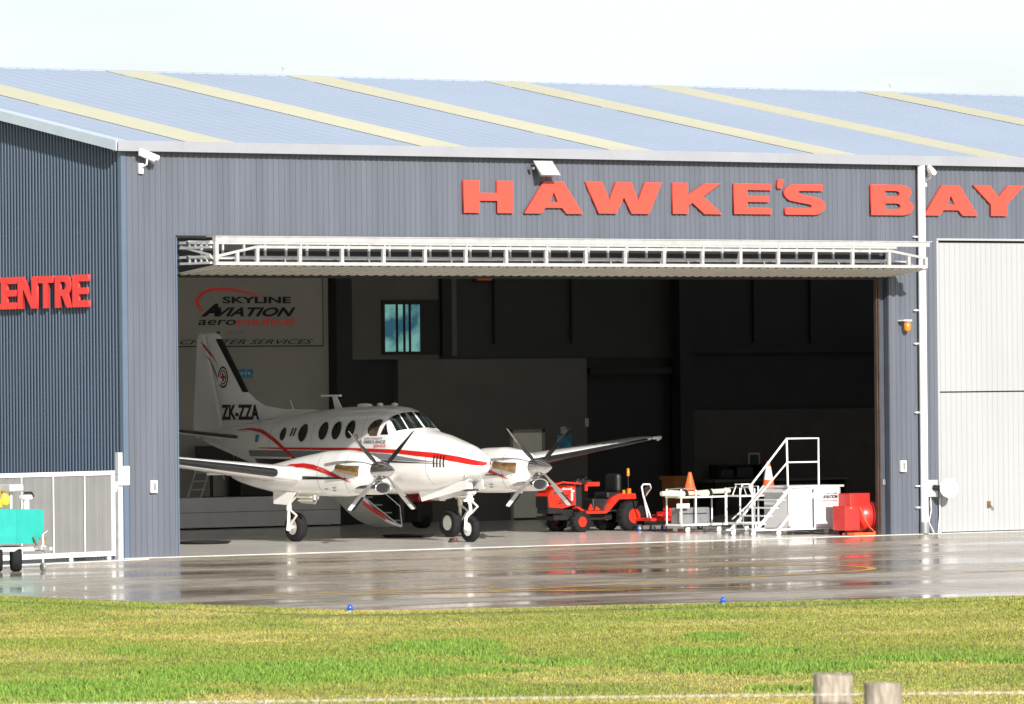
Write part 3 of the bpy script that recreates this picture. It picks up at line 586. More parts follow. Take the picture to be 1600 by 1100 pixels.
for sg_ in (-1, 1):
    band([(2.745, 1.655, 1.605), (2.80, 1.67, 1.58), (3.0, 1.71, 1.60), (3.3, 1.77, 1.65), (3.9, 1.85, 1.74), (5.0, 1.915, 1.83), (6.66, 1.945, 1.885), (8.5, 1.945, 1.90), (10.3, 1.94, 1.92)], 'red_stripe', 'red', sg_)
    band([(3.95, 1.668, 1.66), (4.6, 1.74, 1.675), (5.3, 1.82, 1.70), (6.6, 1.865, 1.74), (8.5, 1.88, 1.74), (10.8, 1.88, 1.75)], 'grey_stripe', 'grey', sg_)
    band([(3.7, 1.63, 1.625), (4.6, 1.66, 1.635), (5.4, 1.69, 1.645), (7.0, 1.70, 1.60), (9.0, 1.70, 1.52), (10.6, 1.70, 1.60)], 'black_stripe', 'black', sg_)
    # circular cabin windows
    for v, z, r_ in ((9.32, 2.23, .13), (8.52, 2.26, .18), (7.75, 2.30, .18), (7.26, 2.31, .18), (6.76, 2.33, .18)):
        m = MB(); m.add([side(v, z, sg_, .008)] + [side(v + r_ * .93 * math.cos(a), z + r_ * 1.05 * math.sin(a), sg_, .008) for a in np.linspace(0, 2 * math.pi, 25)[:-1]], [(0, 1 + k, 1 + (k + 1) % 24) for k in range(24)]); wno = part(m, 'cabin_window', 'glass')
        m = MB(); ri = [side(v + r_ * .93 * math.cos(a), z + r_ * 1.05 * math.sin(a), sg_, .007) for a in np.linspace(0, 2 * math.pi, 25)[:-1]]; ro = [side(v + (r_ + .025) * .93 * math.cos(a), z + (r_ + .025) * 1.05 * math.sin(a), sg_, .007) for a in np.linspace(0, 2 * math.pi, 25)[:-1]]
        m.add(ri + ro, [(k, (k + 1) % 24, 24 + (k + 1) % 24, 24 + k) for k in range(24)]); wf = m.build('window_rim', 'panelwhite', wno)
    # cockpit side windows
    def poly(pts, name, mt, off=.008):
        c = (sum(p[0] for p in pts) / len(pts), sum(p[1] for p in pts) / len(pts)); ring = []
        for (a, b), (d, e) in zip(pts, pts[1:] + pts[:1]): ring += [(a + (d - a) * k / 4, b + (e - b) * k / 4) for k in range(4)]
        m = MB(); m.add([side(*c, sg_, off)] + [side(a, b, sg_, off) for a, b in ring], [(0, 1 + k, 1 + (k + 1) % len(ring)) for k in range(len(ring))]); return part(m, name, mt)
    poly([(5.70, 2.52), (5.82, 2.545), (5.98, 2.51), (6.08, 2.43), (6.12, 2.35), (6.08, 2.26), (5.98, 2.20), (5.74, 2.20)], 'cockpit_side_window', 'cabinglass')
    poly([(5.57, 2.47), (5.63, 2.225), (5.38, 2.225)], 'cockpit_side_window', 'glass')
    # windshield panes
    for f0, f1 in ((.03, .56), (.61, 1.0)):
        g = []; A = 7; B = 9
        for i in range(A + 1):
            s_ = i / A
            for j in range(B + 1):
                f = f0 + (f1 - f0) * j / B
                vb = 4.97 + .25 * f ** 2; vt = 5.395 + .185 * f ** 2; pb_, pt_ = 50 * f, 41 * f
                v = vb + (vt - vb) * s_; g.append(fpt(v, sg_ * R(pb_ + (pt_ - pb_) * s_), .008))
        m = MB(); m.add(g, [(i * (B + 1) + j, i * (B + 1) + j + 1, (i + 1) * (B + 1) + j + 1, (i + 1) * (B + 1) + j) for i in range(A) for j in range(B)], sm=True); part(m, 'windshield_pane', 'glass')
    m = MB(); m.tube([fpt(4.93, sg_ * R(9), .02), fpt(5.06, sg_ * R(14), .03), fpt(5.22, sg_ * R(22), .03)], .008, 6); part(m, 'wiper', 'black')
m = MB()   # swoosh from tail down to the nacelle, near side
sw = [(11.46, 2.31, .012), (11.0, 2.335, .03), (10.71, 2.33, .04), (10.34, 2.30, .05), (10.1, 2.25, .055), (9.73, 2.14, .06), (9.37, 1.99, .062), (9.08, 1.85, .062), (8.75, 1.69, .06), (8.4, 1.5, .055)]
for sg_ in (-1, 1):
    g = []
    for v, z, h in sw: g += [side(v, z + h * .7, sg_, .010), side(v, z, sg_, .010), side(v, z - h * .7, sg_, .010)]
    m.add(g, [(3 * i + k, 3 * i + 3 + k, 3 * i + 4 + k, 3 * i + 1 + k) for i in range(len(sw) - 1) for k in range(2)])
part(m, 'swoosh', 'red')
for k in range(4):   # nose vents
    m = MB()
    for j in range(3): m.add([side(3.94 - k * .085, 1.80 - j * .085, -1, .012), side(3.905 - k * .085, 1.80 - j * .085, -1, .012), side(3.905 - k * .085, 1.722 - j * .085, -1, .012), side(3.94 - k * .085, 1.722 - j * .085, -1, .012)], [(0, 1, 2, 3)])
    part(m, 'nose_vent', 'black')
for sg_ in (-1, 1):   # skin joints
    for v_, za, zb in ((4.15, 1.12, 2.1), (6.30, 1.9, 2.6), (8.15, 1.9, 2.5), (9.85, 1.95, 2.4)):
        m = MB(); g = []
        for z_ in np.linspace(za, zb, 12): g += [side(v_, z_, sg_, .004), side(v_ + .010, z_, sg_, .004)]
        m.add(g, [(2 * i, 2 * i + 2, 2 * i + 3, 2 * i + 1) for i in range(11)]); part(m, 'skin_joint', 'grey')
def wt(off=.012): return lambda p: tuple(side(p[1], p[2], -1, off + (UC - 1 - p[0])))
def actext(s, v0, z0, W, H, mt, **k):
    o = put_text('marking', s, (UC - 1, v0, z0), (0, -1, 0), W, H, mt, ac, warp=wt(.012), ext=.003, **k); o.matrix_parent_inverse = Matrix.Translation((-UC, -7, 0)); return o
actext('LIFE FLIGHT', 6.15, 2.125, .62, .045, 'grey'); actext('AIR AMBULANCE', 6.44, 2.045, 1.02, .065, 'grey', off=.02); actext('SERVICE', 5.80, 1.965, .40, .055, 'red')
m = MB(); g = [side(6.48 + .07 * math.cos(a), 2.15 + .075 * math.sin(a), -1, .014) for a in np.linspace(0, 2 * math.pi, 17)[:-1]]; h = [side(6.48 + .045 * math.cos(a), 2.15 + .05 * math.sin(a), -1, .014) for a in np.linspace(0, 2 * math.pi, 17)[:-1]]
m.add(g + h, [(k, (k + 1) % 16, 16 + (k + 1) % 16, 16 + k) for k in range(12)]); part(m, 'marking', 'red')
m = MB()
for v in (8.80, 8.92): m.add([side(v, 2.36, -1, .012), side(v + .07, 2.36, -1, .012), side(v + .10, 2.19, -1, .012), side(v + .03, 2.19, -1, .012)], [(0, 1, 2, 3)])
part(m, 'marking', 'black')
m = MB(); m.add([side(10.33, 2.21, -1, .012), side(10.49, 2.21, -1, .012), side(10.49, 2.06, -1, .012), side(10.33, 2.06, -1, .012)], [(0, 1, 2, 3)]); part(m, 'marking', 'posterblue')
# fin, rudder, boot, dorsal fillet
def slab(pts, th, m=None):
    """symmetric thin aerofoil slab in the x plane from (v,z) outline, thinner at the rim"""
    m = m or MB(); n = len(pts); cv = sum(p[0] for p in pts) / n; cz = sum(p[1] for p in pts) / n
    rim = [(UC, v, z) for v, z in pts]; inn = [((v - cv) * .82 + cv, (z - cz) * .92 + cz) for v, z in pts]
    a = [(UC - th, v, z) for v, z in inn]; b = [(UC + th, v, z) for v, z in inn]
    m.add(rim + a + b, [list(range(n, 2 * n)), list(range(3 * n - 1, 2 * n - 1, -1))] + [(i, (i + 1) % n, n + (i + 1) % n, n + i) for i in range(n)] + [(i, 2 * n + i, 2 * n + (i + 1) % n, (i + 1) % n) for i in range(n)]); return m
def finsec(z):
    le = float(np.interp(z, [2.2, 2.6, 2.85, 3.0, 3.12, 4.32, 4.40, 4.43], [10.9, 11.0, 11.2, 11.40, 11.55, 12.60, 12.72, 12.85])); te = 12.42 + (z - 2.2) * .3587; return le, te
def finring(z, off=0, cut=None, k=1.0):
    le, te = finsec(z); c = te - le; q = []
    for i in range(40):
        a = 2 * math.pi * i / 40; x = (1 - math.cos(a)) / 2; y = .057 * k * min(1, math.sqrt(max(x, 0)) * 1.75 * (1.15 if x < .2 else 1)) * (1 if x < .8 else (1.0 - (x - .8) * 2.0)); q.append((x * c, y if math.sin(a) >= 0 else -y))
    if cut is None: return [(UC + y, le + x, z) for x, y in q]
    xs_ = [cut, cut * .6, cut * .3, cut * .1, 0]; f = lambda x: .057 * min(1, math.sqrt(x / c) * 1.75 * 1.15) + off
    return [(UC - f(x), le + x - off, z) for x in xs_] + [(UC + f(x), le + x - off, z) for x in xs_[::-1]]
part(MB().loft([finring(z, k=kk) for z, kk in ((2.2, 1), (2.6, 1), (2.85, 1), (3.0, 1), (3.12, 1), (3.6, 1), (4.0, 1), (4.32, 1), (4.40, .9), (4.43, .5))]), 'fin', 'white')
part(MB().add([(UC - .03, 11.6, 2.4), (UC + .03, 11.6, 2.4), (UC - .05, 8.7, 2.66), (UC + .05, 8.7, 2.66), (UC, 8.9, 2.74), (UC, 10.2, 2.76), (UC, 10.9, 2.83), (UC, 11.25, 2.96), (UC, 11.5, 3.10), (UC - .04, 11.75, 3.0), (UC + .04, 11.75, 3.0), (UC - .06, 10.6, 2.56), (UC + .06, 10.6, 2.56)], [(2, 11, 5, 4), (11, 6, 5), (11, 0, 9, 7, 6), (9, 8, 7), (3, 4, 5, 12), (12, 5, 6), (12, 6, 7, 10, 1), (10, 7, 8)]), 'dorsal_fillet', 'white')
part(slab([(13.25, 4.42), (13.47, 4.42), (13.55, 4.38), (13.78, 2.35), (13.62, 2.12), (12.47, 2.22)], .035), 'rudder', 'white')
m = MB(); bt_ = [finring(z, .006, .17) for z in np.linspace(3.13, 4.30, 12)]
m.add([p for q in bt_ for p in q], [(i * 10 + k, i * 10 + k + 1, (i + 1) * 10 + k + 1, (i + 1) * 10 + k) for i in range(11) for k in range(9)], sm=True); part(m, 'deicing_boot', 'boot')
m = MB(); m.ell((UC, 12.72, 4.44), (.025, .07, .03)); part(m, 'beacon', 'black')
xf = UC - .060
def finpoly(pts, name, mt, dx=.0):
    m = MB(); m.prism([(xf - .002 - dx, v, z) for v, z in pts], (-.004, 0, 0)); return part(m, name, mt)
finpoly([(13.35, 4.25), (13.2, 4.12), (13.0, 3.98), (12.85, 3.90), (12.72, 3.78), (12.66, 3.66), (12.70, 3.78), (12.84, 3.93), (13.0, 4.03), (13.2, 4.18)], 'fin_swoosh', 'red')
finpoly([(13.25, 3.97), (13.0, 3.84), (12.8, 3.66), (12.7, 3.5), (12.66, 3.38), (12.72, 3.5), (12.83, 3.69), (13.0, 3.87)], 'fin_swoosh', 'grey')
m = MB()
for r0, r1, k in ((.20, .235, 24), (.13, .155, 24)):
    A_ = np.linspace(0, 2 * math.pi, k + 1)[:-1]
    for i in range(k - 3): m.prism([(xf - .003, 12.46 + r * .82 * math.cos(a), 3.46 + r * math.sin(a)) for r, a in ((r0, A_[i]), (r1, A_[i]), (r1, A_[i + 1]), (r0, A_[i + 1]))], (-.004, 0, 0))
part(m, 'emblem_ring', 'black')
m = MB(); m.prism([(xf - .003, 12.46 + .03, 3.37), (xf - .003, 12.46 - .03, 3.37), (xf - .003, 12.46 - .03, 3.55), (xf - .003, 12.49, 3.55)], (-.005, 0, 0)); m.prism([(xf - .003, 12.54, 3.43), (xf - .003, 12.38, 3.43), (xf - .003, 12.38, 3.49), (xf - .003, 12.54, 3.49)], (-.0052, 0, 0)); part(m, 'emblem_cross', 'red')
o = put_text('registration', 'ZK-ZZA', (UC - .40, 12.53, 2.53), (0, -1, 0), 1.46, .33, 'black', ac, off=.035, ext=.004, warp=lambda p: (min(side(p[1], p[2], -1, 0).x if p[2] < fsec(p[1])[0] - .02 else 99, xf) - .006 + (UC - .40 - p[0]), p[1], p[2])); o.matrix_parent_inverse = Matrix.Translation((-UC, -7, 0))
# aerials on the spine
m = MB(); m.prism([(UC - .012, 8.25, 2.74), (UC - .012, 7.98, 2.75), (UC - .012, 8.22, 3.04), (UC - .012, 8.36, 3.06)], (.024, 0, 0)); m.box((UC - .03, 8.05, 3.02), (UC + .03, 8.75, 3.06)); part(m, 'aerial', 'white')
m = MB(); m.tube([(UC, 9.75, 2.62), (UC, 9.95, 2.95)], .01, 6); part(m, 'aerial', 'white')
m = MB(); m.ell((UC, 7.15, 2.83), (.12, .24, .05)); part(m, 'dome', 'white')
m = MB(); m.ell((UC - .1, 6.45, 2.85), (.05, .1, .035)); part(m, 'dome', 'white'); m = MB(); m.ell((UC + .1, 6.2, 2.85), (.05, .1, .035)); part(m, 'dome', 'white')
# wings
def foil(c, th, n=22):
    o = []
    for i in range(n):
        a = 2 * math.pi * i / n; x = (1 - math.cos(a)) / 2; y = (.2969 * math.sqrt(max(x, 0)) - .126 * x - .3516 * x * x + .2843 * x ** 3 - .1015 * x ** 4) * 5 * th
        o.append((x * c, y * c if math.sin(a) >= 0 else -y * c * .95))
    return o
def wing(sg_, st, name, mt='white', parent=None):
    m = MB(); m.loft([[(UC + sg_ * d, le + x, z + y) for x, y in foil(c, th)] for d, le, c, z, th in st]); return part(m, name, mt, parent)
WS = lambda d: (5.92 + (d - 2.0) * .175, 2.30 - (d - 2.0) * .225, 1.36 + (d - 2.0) * .122, .185 - .018 * (d - 2))   # le, chord, z, thickness
for sg_ in (-1, 1):
    st = [(.5, 5.55, 2.75, 1.16, .14), (1.4, 5.55, 2.75, 1.22, .14)] + [(d, *WS(d)) for d in (1.9, 2.4, 4, 6, 7.4)]
    le, c, z, th = WS(7.4); st += [(7.58, le + .08, c * .86, z + .02, th * .8), (7.68, le + .28, c * .55, z + .035, th * .6)]
    wo = wing(sg_, st, 'wing')
    m = MB(); BT = []
    for d in (2.95, 3.0, 4, 5, 6, 7.25, 7.3):
        le, c, z, th = WS(d); k = .5 if d in (2.95, 7.3) else 1
        P = [p for p in foil(c, th, 120)]; P = [p for p in P if p[0] < (.06 if p[1] >= 0 else .13) * k + .002]; up_ = sorted([p for p in P if p[1] >= 0], key=lambda p: -p[0])[:40]; lo = sorted([p for p in P if p[1] < 0], key=lambda p: p[0])
        Q = up_ + lo; idx = [round(i * (len(Q) - 1) / 11) for i in range(12)]; BT.append([(UC + sg_ * d, le + Q[i][0] - .006, z + Q[i][1] * 1.03) for i in idx])
    n_ = 12; m.add([p for r_ in BT for p in r_], [(i * n_ + k, i * n_ + k + 1, (i + 1) * n_ + k + 1, (i + 1) * n_ + k) for i in range(len(BT) - 1) for k in range(n_ - 1)], sm=True)
    part(m, 'deicing_boot', 'boot')
    le, c, z, th = WS(7.4)
    m = MB(); m.tube([(UC + sg_ * 7.45, le - .04, z + .02), (UC + sg_ * 7.66, le - .0, z + .03), (UC + sg_ * 7.74, le + .2, z - .03)], [.03, .038, .022], 8); part(m, 'wing_tip_light', 'white')
    m = MB()   # flap hinge fairings and stall vane below the wing
    for d in (3.4, 4.6, 5.8): le, c, z, th = WS(d); m.tube([(UC + sg_ * d, le + c * .62, z - .09), (UC + sg_ * d, le + c * .95, z - .10)], .025, 6)
    part(m, 'flap_fairing', 'white')
    # tailplane
    ts = [(d, 11.28 + (d - .2) * .24, 1.30 - (d - .2) * .21, 2.13 + (d - .2) * .12, .10) for d in (.15, 1.3, 2.5)] + [(2.62, 11.95, .6, 2.42, .07)]
    wing(sg_, ts, 'tailplane'); BT = []
    for d in (.40, .46, 1.4, 2.4):
        le, c, z = 11.28 + (d - .2) * .24, 1.30 - (d - .2) * .21, 2.13 + (d - .2) * .12; P = sorted([p for p in foil(c, .10, 120) if p[0] < .08 and p[1] >= 0], key=lambda p: -p[0]) + sorted([p for p in foil(c, .10, 120) if p[0] < .08 and p[1] < 0], key=lambda p: p[0])
        idx = [round(i * (len(P) - 1) / 9) for i in range(10)]; BT.append([(UC + sg_ * d, le + P[i][0] - .008, z + P[i][1] * 1.06) for i in idx])
    m = MB(); m.add([p for r_ in BT for p in r_], [(i * 10 + k, i * 10 + k + 1, (i + 1) * 10 + k + 1, (i + 1) * 10 + k) for i in range(len(BT) - 1) for k in range(9)], sm=True); part(m, 'deicing_boot', 'boot')
    # nacelle
    ux = UC + sg_ * 2.0
    NS = [(3.86, 1.69, 1.31, .19), (3.92, 1.74, 1.24, .23), (4.05, 1.80, 1.12, .29), (4.3, 1.87, 1.02, .34), (4.8, 1.93, .97, .385), (5.5, 1.91, .96, .40), (6.4, 1.80, .97, .40), (7.3, 1.66, 1.0, .37), (8.2, 1.53, 1.12, .27), (8.9, 1.45, 1.24, .13), (9.2, 1.41, 1.32, .03)]
    NA = np.array(NS); rings = []
    for v in np.concatenate([np.linspace(3.86, 5.5, 16), np.linspace(5.7, 9.2, 20)]):
        t, b, h = (np.interp(v, NA[:, 0], NA[:, k]) for k in (1, 2, 3)); zc, hz = (t + b) / 2, (t - b) / 2
        rings.append([(ux + h * math.copysign(abs(math.cos(a)) ** .88, math.cos(a)), v, zc + hz * math.copysign(abs(math.sin(a)) ** .88, math.sin(a))) for a in np.linspace(0, 2 * math.pi, 33)[:-1]])
    na = part(MB().loft(rings), 'engine_nacelle', 'white')
    def nside(v, z, off=.006, s2=-1):
        t, b, h = (float(np.interp(v, NA[:, 0], NA[:, k])) for k in (1, 2, 3)); zc, hz = (t + b) / 2, (t - b) / 2; q = min(.98, abs(z - zc) / hz); return (ux + s2 * (h * (1 - q ** 2.27) ** (1 / 2.27) + off), v, z)
    for s2 in (-1, 1):
        m = MB(); nsw = [(6.9, 1.56, .012), (6.5, 1.60, .035), (6.0, 1.61, .045), (5.6, 1.575, .05), (5.2, 1.50, .048), (4.9, 1.42, .04), (4.55, 1.33, .02), (4.35, 1.27, .004)]; g = []
        for v, z, h in nsw: g += [nside(v, z + h, .008, s2), nside(v, z - h, .008, s2)]
        m.add(g, [(2 * i, 2 * i + 2, 2 * i + 3, 2 * i + 1) for i in range(len(nsw) - 1)]); m.build('nacelle_swoosh', 'red', na)
        m = MB(); g = []
        for v, a, b in ((4.2, 1.345, 1.34), (4.8, 1.365, 1.335), (5.4, 1.375, 1.325), (6.0, 1.39, 1.32)): g += [nside(v, a, .007, s2), nside(v, b, .007, s2)]
        m.add(g, [(2 * i, 2 * i + 2, 2 * i + 3, 2 * i + 1) for i in range(3)]); m.build('nacelle_stripe', 'black', na)
        for v_ in (4.52, 5.45):
            m = MB(); g = []
            for z_ in np.linspace(1.06, 1.86 if v_ < 5 else 1.84, 12): g += [nside(v_, z_, .004, s2), nside(v_ + .010, z_, .004, s2)]
            m.add(g, [(2 * i, 2 * i + 2, 2 * i + 3, 2 * i + 1) for i in range(11)]); m.build('cowl_joint', 'grey', na)
        m = MB(); m.tube([(ux + s2 * .27, 4.14, 1.50), (ux + s2 * .37, 4.22, 1.515), (ux + s2 * .44, 4.40, 1.54), (ux + s2 * .47, 4.62, 1.565)], [.115, .10, .075, .082], 14, cap=False); m.tube([(ux + s2 * .40, 4.30, 1.53), (ux + s2 * .465, 4.60, 1.563)], .045, 10); m.build('exhaust_stack', 'brass', na)
        m = MB()
        for v, z in ((5.0, 1.16), (5.05, 1.10), (5.3, 1.13)): g = [nside(v, z, .008, s2), nside(v - .12, z, .008, s2), nside(v - .12, z - .02, .008, s2), nside(v, z - .02, .008, s2)]; m.add(g, [(0, 1, 2, 3)])
        m.build('stencil', 'grey', na)
    # chin intake
    rings = []; pr = [(3.70, .165, .088), (3.66, .18, .10), (3.64, .195, .113), (3.66, .21, .128), (3.75, .225, .14), (4.1, .25, .15), (4.6, .27, .13)]
    for v, a, b in pr: rings.append([(ux + a * math.cos(t), v, 1.155 - (.0 if v < 4 else .0) + b * math.sin(t)) for t in np.linspace(0, 2 * math.pi, 25)[:-1]])
    it = MB().loft(rings, cap=False).build('chin_intake', 'chrome', na)
    MB().loft([[(ux + .166 * math.cos(t), v, 1.155 + .089 * math.sin(t)) for t in np.linspace(0, 2 * math.pi, 25)[:-1]] for v in (3.70, 3.95)]).build('intake_duct', 'dark', it)
    MB().tube([(ux + .05, 6.1, .97), (ux + .05, 6.1, .90)], .03, 8).tube([(ux - .15, 6.9, .99), (ux - .15, 6.95, .88)], .012, 6).build('drain', 'white', na)
    # propeller
    pr = bpy.data.objects.new('propeller', None); COL.objects.link(pr); pr.parent = ac; pr.matrix_parent_inverse = Matrix.Translation((-UC, -7, 0))
    MB().lathe([(.006, 3.25), (.03, 3.28), (.072, 3.36), (.122, 3.47), (.162, 3.58), (.185, 3.70), (.19, 3.82), (.19, 3.85)], (ux, 0, 1.51), (0, 1, 0), 32).build('spinner', 'chrome', pr)
    for k in range(4):
        a = R(45 + 90 * k); er = Vector((math.cos(a), 0, math.sin(a))); et = Vector((-math.sin(a), 0, math.cos(a))); C0 = Vector((ux, 3.70, 1.51))
        st = [(.14, .08, .055, 78), (.22, .10, .045, 79), (.34, .15, .035, 82), (.52, .195, .026, 90), (.75, .20, .02, 98), (.98, .18, .014, 104), (1.10, .16, .010, 107), (1.135, .13, .007, 108)]
        m = MB(); rr = []
        for r_, c, th, pa_ in st:
            ch = Vector((0, 1, 0)) * math.sin(R(pa_)) + et * math.cos(R(pa_)) * (1 if True else -1); nn = er.cross(ch).normalized(); o_ = C0 + er * r_
            rr.append([o_ - ch * c * .5, o_ - ch * c * .2 + nn * th * .5, o_ + ch * c * .2 + nn * th * .4, o_ + ch * c * .5, o_ + ch * c * .2 - nn * th * .4, o_ - ch * c * .2 - nn * th * .5])
        n6 = 6; vs = [p for q in rr for p in q]
        for i in range(len(rr) - 1):
            for j in range(6):
                q = (i * 6 + j, i * 6 + (j + 1) % 6, (i + 1) * 6 + (j + 1) % 6, (i + 1) * 6 + j)
                cen = (vs[q[0]] + vs[q[1]]) / 2 - (C0 + er * st[i][0]); back = cen.dot(et) > 0
                mi = 0 if (back and True) else 1
                if i == len(rr) - 2 or i == len(rr) - 3: mi = 2 if mi == 1 else 0
                m.add([vs[t] for t in q], [(0, 1, 2, 3)], mi)
        m.add(rr[-1], [list(range(6))], 2); m.build('blade', ['black', 'silver', 'whitesteel'], pr)
    # main gear
    wx = UC + sg_ * 1.99; hx = UC + sg_ * 2.20
    lg = bpy.data.objects.new('main_gear', None); COL.objects.link(lg); lg.parent = ac; lg.matrix_parent_inverse = Matrix.Translation((-UC, -7, 0))
    tyre = [(.17, -.10), (.225, -.115), (.275, -.10), (.30, -.06), (.31, -.02), (.31, .02), (.30, .06), (.275, .10), (.225, .115), (.17, .10)]
    wh = MB().lathe(tyre, (wx, 6.85, .31), (1, 0, 0), 36, cap=False).build('wheel', 'rubber', lg)
    MB().lathe([(.16, -.095), (.15, -.06), (.06, -.05), (.055, -.085), (.0, -.09)], (wx, 6.85, .31), (1, 0, 0), 24).lathe([(.16, .095), (.15, .06), (.06, .05), (.055, .085), (.0, .09)], (wx, 6.85, .31), (1, 0, 0), 24).build('rim', 'hub', wh)
    MB().tube([(hx, 6.8, 1.15), (hx, 6.8, .66)], .055, 12).tube([(hx, 6.8, .66), (hx, 6.83, .30)], .036, 12).tube([(hx + sg_ * .02, 6.85, .31), (wx, 6.85, .31)], .035, 10).tube([(hx, 6.8, .36), (hx, 6.83, .25)], .055, 10).build('strut', 'strut', lg)
    MB().tube([(hx, 6.77, .68), (hx, 6.52, .56)], .022, 8).tube([(hx, 6.52, .56), (hx, 6.78, .34)], .022, 8).tube([(hx, 6.8, .78), (hx + sg_ * .0, 6.3, 1.1)], .022, 8).tube([(hx - .08, 6.8, .9), (hx + .08, 6.8, .9)], .03, 8).build('torque_link', 'strut', lg)
    for s3 in (-1, 1):
        MB().prism([(ux + s3 * .31, 6.38, 1.04), (ux + s3 * .31, 7.22, 1.06), (ux + s3 * .34, 7.16, .80), (ux + s3 * .34, 6.62, .78)], (.014, 0, 0)).build('gear_door', 'white', lg)
    MB().box((ux - .28, 5.75, .86), (ux - .24, 6.35, .89)).box((ux - .28, 5.75, .86), (ux - .24, 5.80, .99)).box((ux - .26, 5.9, .93), (ux - .22, 6.4, .96)).build('door_link', 'creamtube', lg)
# nose gear
ng = bpy.data.objects.new('nose_gear', None); COL.objects.link(ng); ng.parent = ac; ng.matrix_parent_inverse = Matrix.Translation((-UC, -7, 0))
wy, wr = 3.40, .275
wh = MB().lathe([(r * .9, h * .78) for r, h in tyre], (UC, wy, wr), (1, 0, 0), 36, cap=False).build('wheel', 'rubber', ng)
MB().lathe([(.145, -.07), (.13, -.05), (.05, -.05), (.045, -.085), (0, -.09)], (UC, wy, wr), (1, 0, 0), 24).lathe([(.145, .07), (.13, .05), (.05, .05), (.045, .085), (0, .09)], (UC, wy, wr), (1, 0, 0), 24).build('rim', 'whitesteel', wh)
MB().tube([(UC, 3.45, 1.32), (UC, 3.40, .80)], .055, 12).tube([(UC, 3.40, .80), (UC, 3.38, .60)], .038, 12).tube([(UC, 3.38, .62), (UC - .06, 3.38, .58), (UC - .125, 3.38, .50), (UC - .125, 3.40, .275)], [.045, .042, .036, .032], 12).tube([(UC - .14, 3.40, .275), (UC, 3.40, .275)], .035, 10).build('strut', 'whitesteel', ng)
MB().tube([(UC, 3.36, .86), (UC, 3.14, .74)], .022, 8).tube([(UC, 3.14, .74), (UC, 3.35, .60)], .022, 8).tube([(UC - .09, 3.42, .88), (UC + .09, 3.42, .88)], .035, 8).tube([(UC - .16, 3.40, .86), (UC - .03, 3.40, .86)], .025, 8).tube([(UC, 3.42, 1.0), (UC, 3.9, 1.2)], .02, 8).tube([(UC - .07, 3.44, 1.25), (UC - .05, 3.41, .9)], .02, 8).tube([(UC + .07, 3.44, 1.25), (UC + .05, 3.41, .9)], .02, 8).tube([(UC - .1, 3.35, 1.02), (UC + .1, 3.35, 1.02)], .03, 8).build('torque_link', 'whitesteel', ng)
for s3 in (-1, 1):
    MB().prism([(UC + s3 * .19, 3.22, 1.30), (UC + s3 * .20, 4.95, 1.045), (UC + s3 * .235, 4.78, .83), (UC + s3 * .225, 3.22, 1.10)], (.012, 0, 0)).build('gear_door', 'white', ng)
MB().box((UC - .15, 3.3, 1.06), (UC + .15, 4.8, 1.10)).build('gear_well', 'indark', ng)
MB().lathe([(.035, 0), (.045, .02), (.045, .06), (0, .062)], (UC - .20, 3.30, 1.36), (0, -1, 0), 14).build('landing_light', 'chrome', ng)
# airstair on the far side, lowered
m = MB(); a = Vector((UC + .62, 0, .98)); b = Vector((UC + 1.75, 0, .20)); rg = []
for i in range(9):
    t = i / 8; p = a.lerp(b, t); sag = -.16 * math.sin(math.pi * t); rg.append([(p.x, 8.35, p.z + sag), (p.x, 9.35, p.z + sag), (p.x + .03, 9.35, p.z + sag + .05), (p.x + .03, 8.35, p.z + sag + .05)])
m.loft(rg, sm=False); as_ = part(m, 'airstair', 'white')
for k in range(4):
    t = .2 + k * .22; p = a.lerp(b, t); MB().box((p.x, 8.45, p.z + .02), (p.x + .24, 9.25, p.z + .05)).build('step', 'grey', as_)
MB().tube([(a.x, 8.38, a.z + .5), (b.x, 8.38, b.z + .45), (b.x + .05, 8.38, b.z)], .012, 6).tube([(a.x, 9.32, a.z + .5), (b.x, 9.32, b.z + .45), (b.x + .05, 9.32, b.z)], .012, 6).build('handrail', 'white', as_)
MB().prism([(UC + .70, 9.36, .93), (UC + 1.70, 9.36, .26), (UC + 1.70, 8.34, .26), (UC + .70, 8.34, .93)], (0, 0, -.03)).build('tread_panel', 'panelwhite', as_)
MB().prism([(UC + .75, 8.34, .80), (UC + 1.35, 8.34, .44), (UC + 1.33, 8.34, .36), (UC + .75, 8.34, .70)], (0, -.006, 0)).build('red_stripe', 'red', as_)

# ------------------------------------------------------------------ things in and around the hangar
def cyl_wheel(m, c, r, w, ax=(0, 1, 0), mi=0, n=24, cap=True): return m.lathe([(r * (.48 if not cap else .3), -w / 2), (r * .88, -w / 2), (r, -w * .3), (r, w * .3), (r * .88, w / 2), (r * (.48 if not cap else .3), w / 2)], c, ax, n, mi, cap=cap)
# compact tractor, facing left
TY, TX = 8.0, 16.58
tr = thing('compact_tractor', 'orange red compact tractor with black seat and red wheel rims, parked behind the right propeller', 'tractor', (TX, TY, 0))
def tp(m, name, mt, par=None): o = m.build(name, mt, par or tr); return o
tp(MB().prism([(-.68, -.22, .56), (-.70, -.22, .78), (-.62, -.22, .93), (-.02, -.22, 1.03), (.02, -.22, 1.03), (.02, -.22, .60), (-.30, -.22, .53)], (0, .46, 0)), 'hood', 'tred')
for k in range(4): tp(MB().prism([(-.40 - .035 * k + .05, -.226, .80 - .05 * k), (-.14 - .02 * k, -.226, .83 - .05 * k), (-.15 - .02 * k, -.226, .805 - .05 * k), (-.41 - .035 * k + .05, -.226, .775 - .05 * k)], (0, -.004, 0)), 'hood_vent', 'dark')
tp(MB().prism([(-.58, -.226, .90), (-.42, -.226, .92), (-.46, -.226, .84), (-.60, -.226, .83)], (0, -.004, 0)), 'headlight', 'chrome')
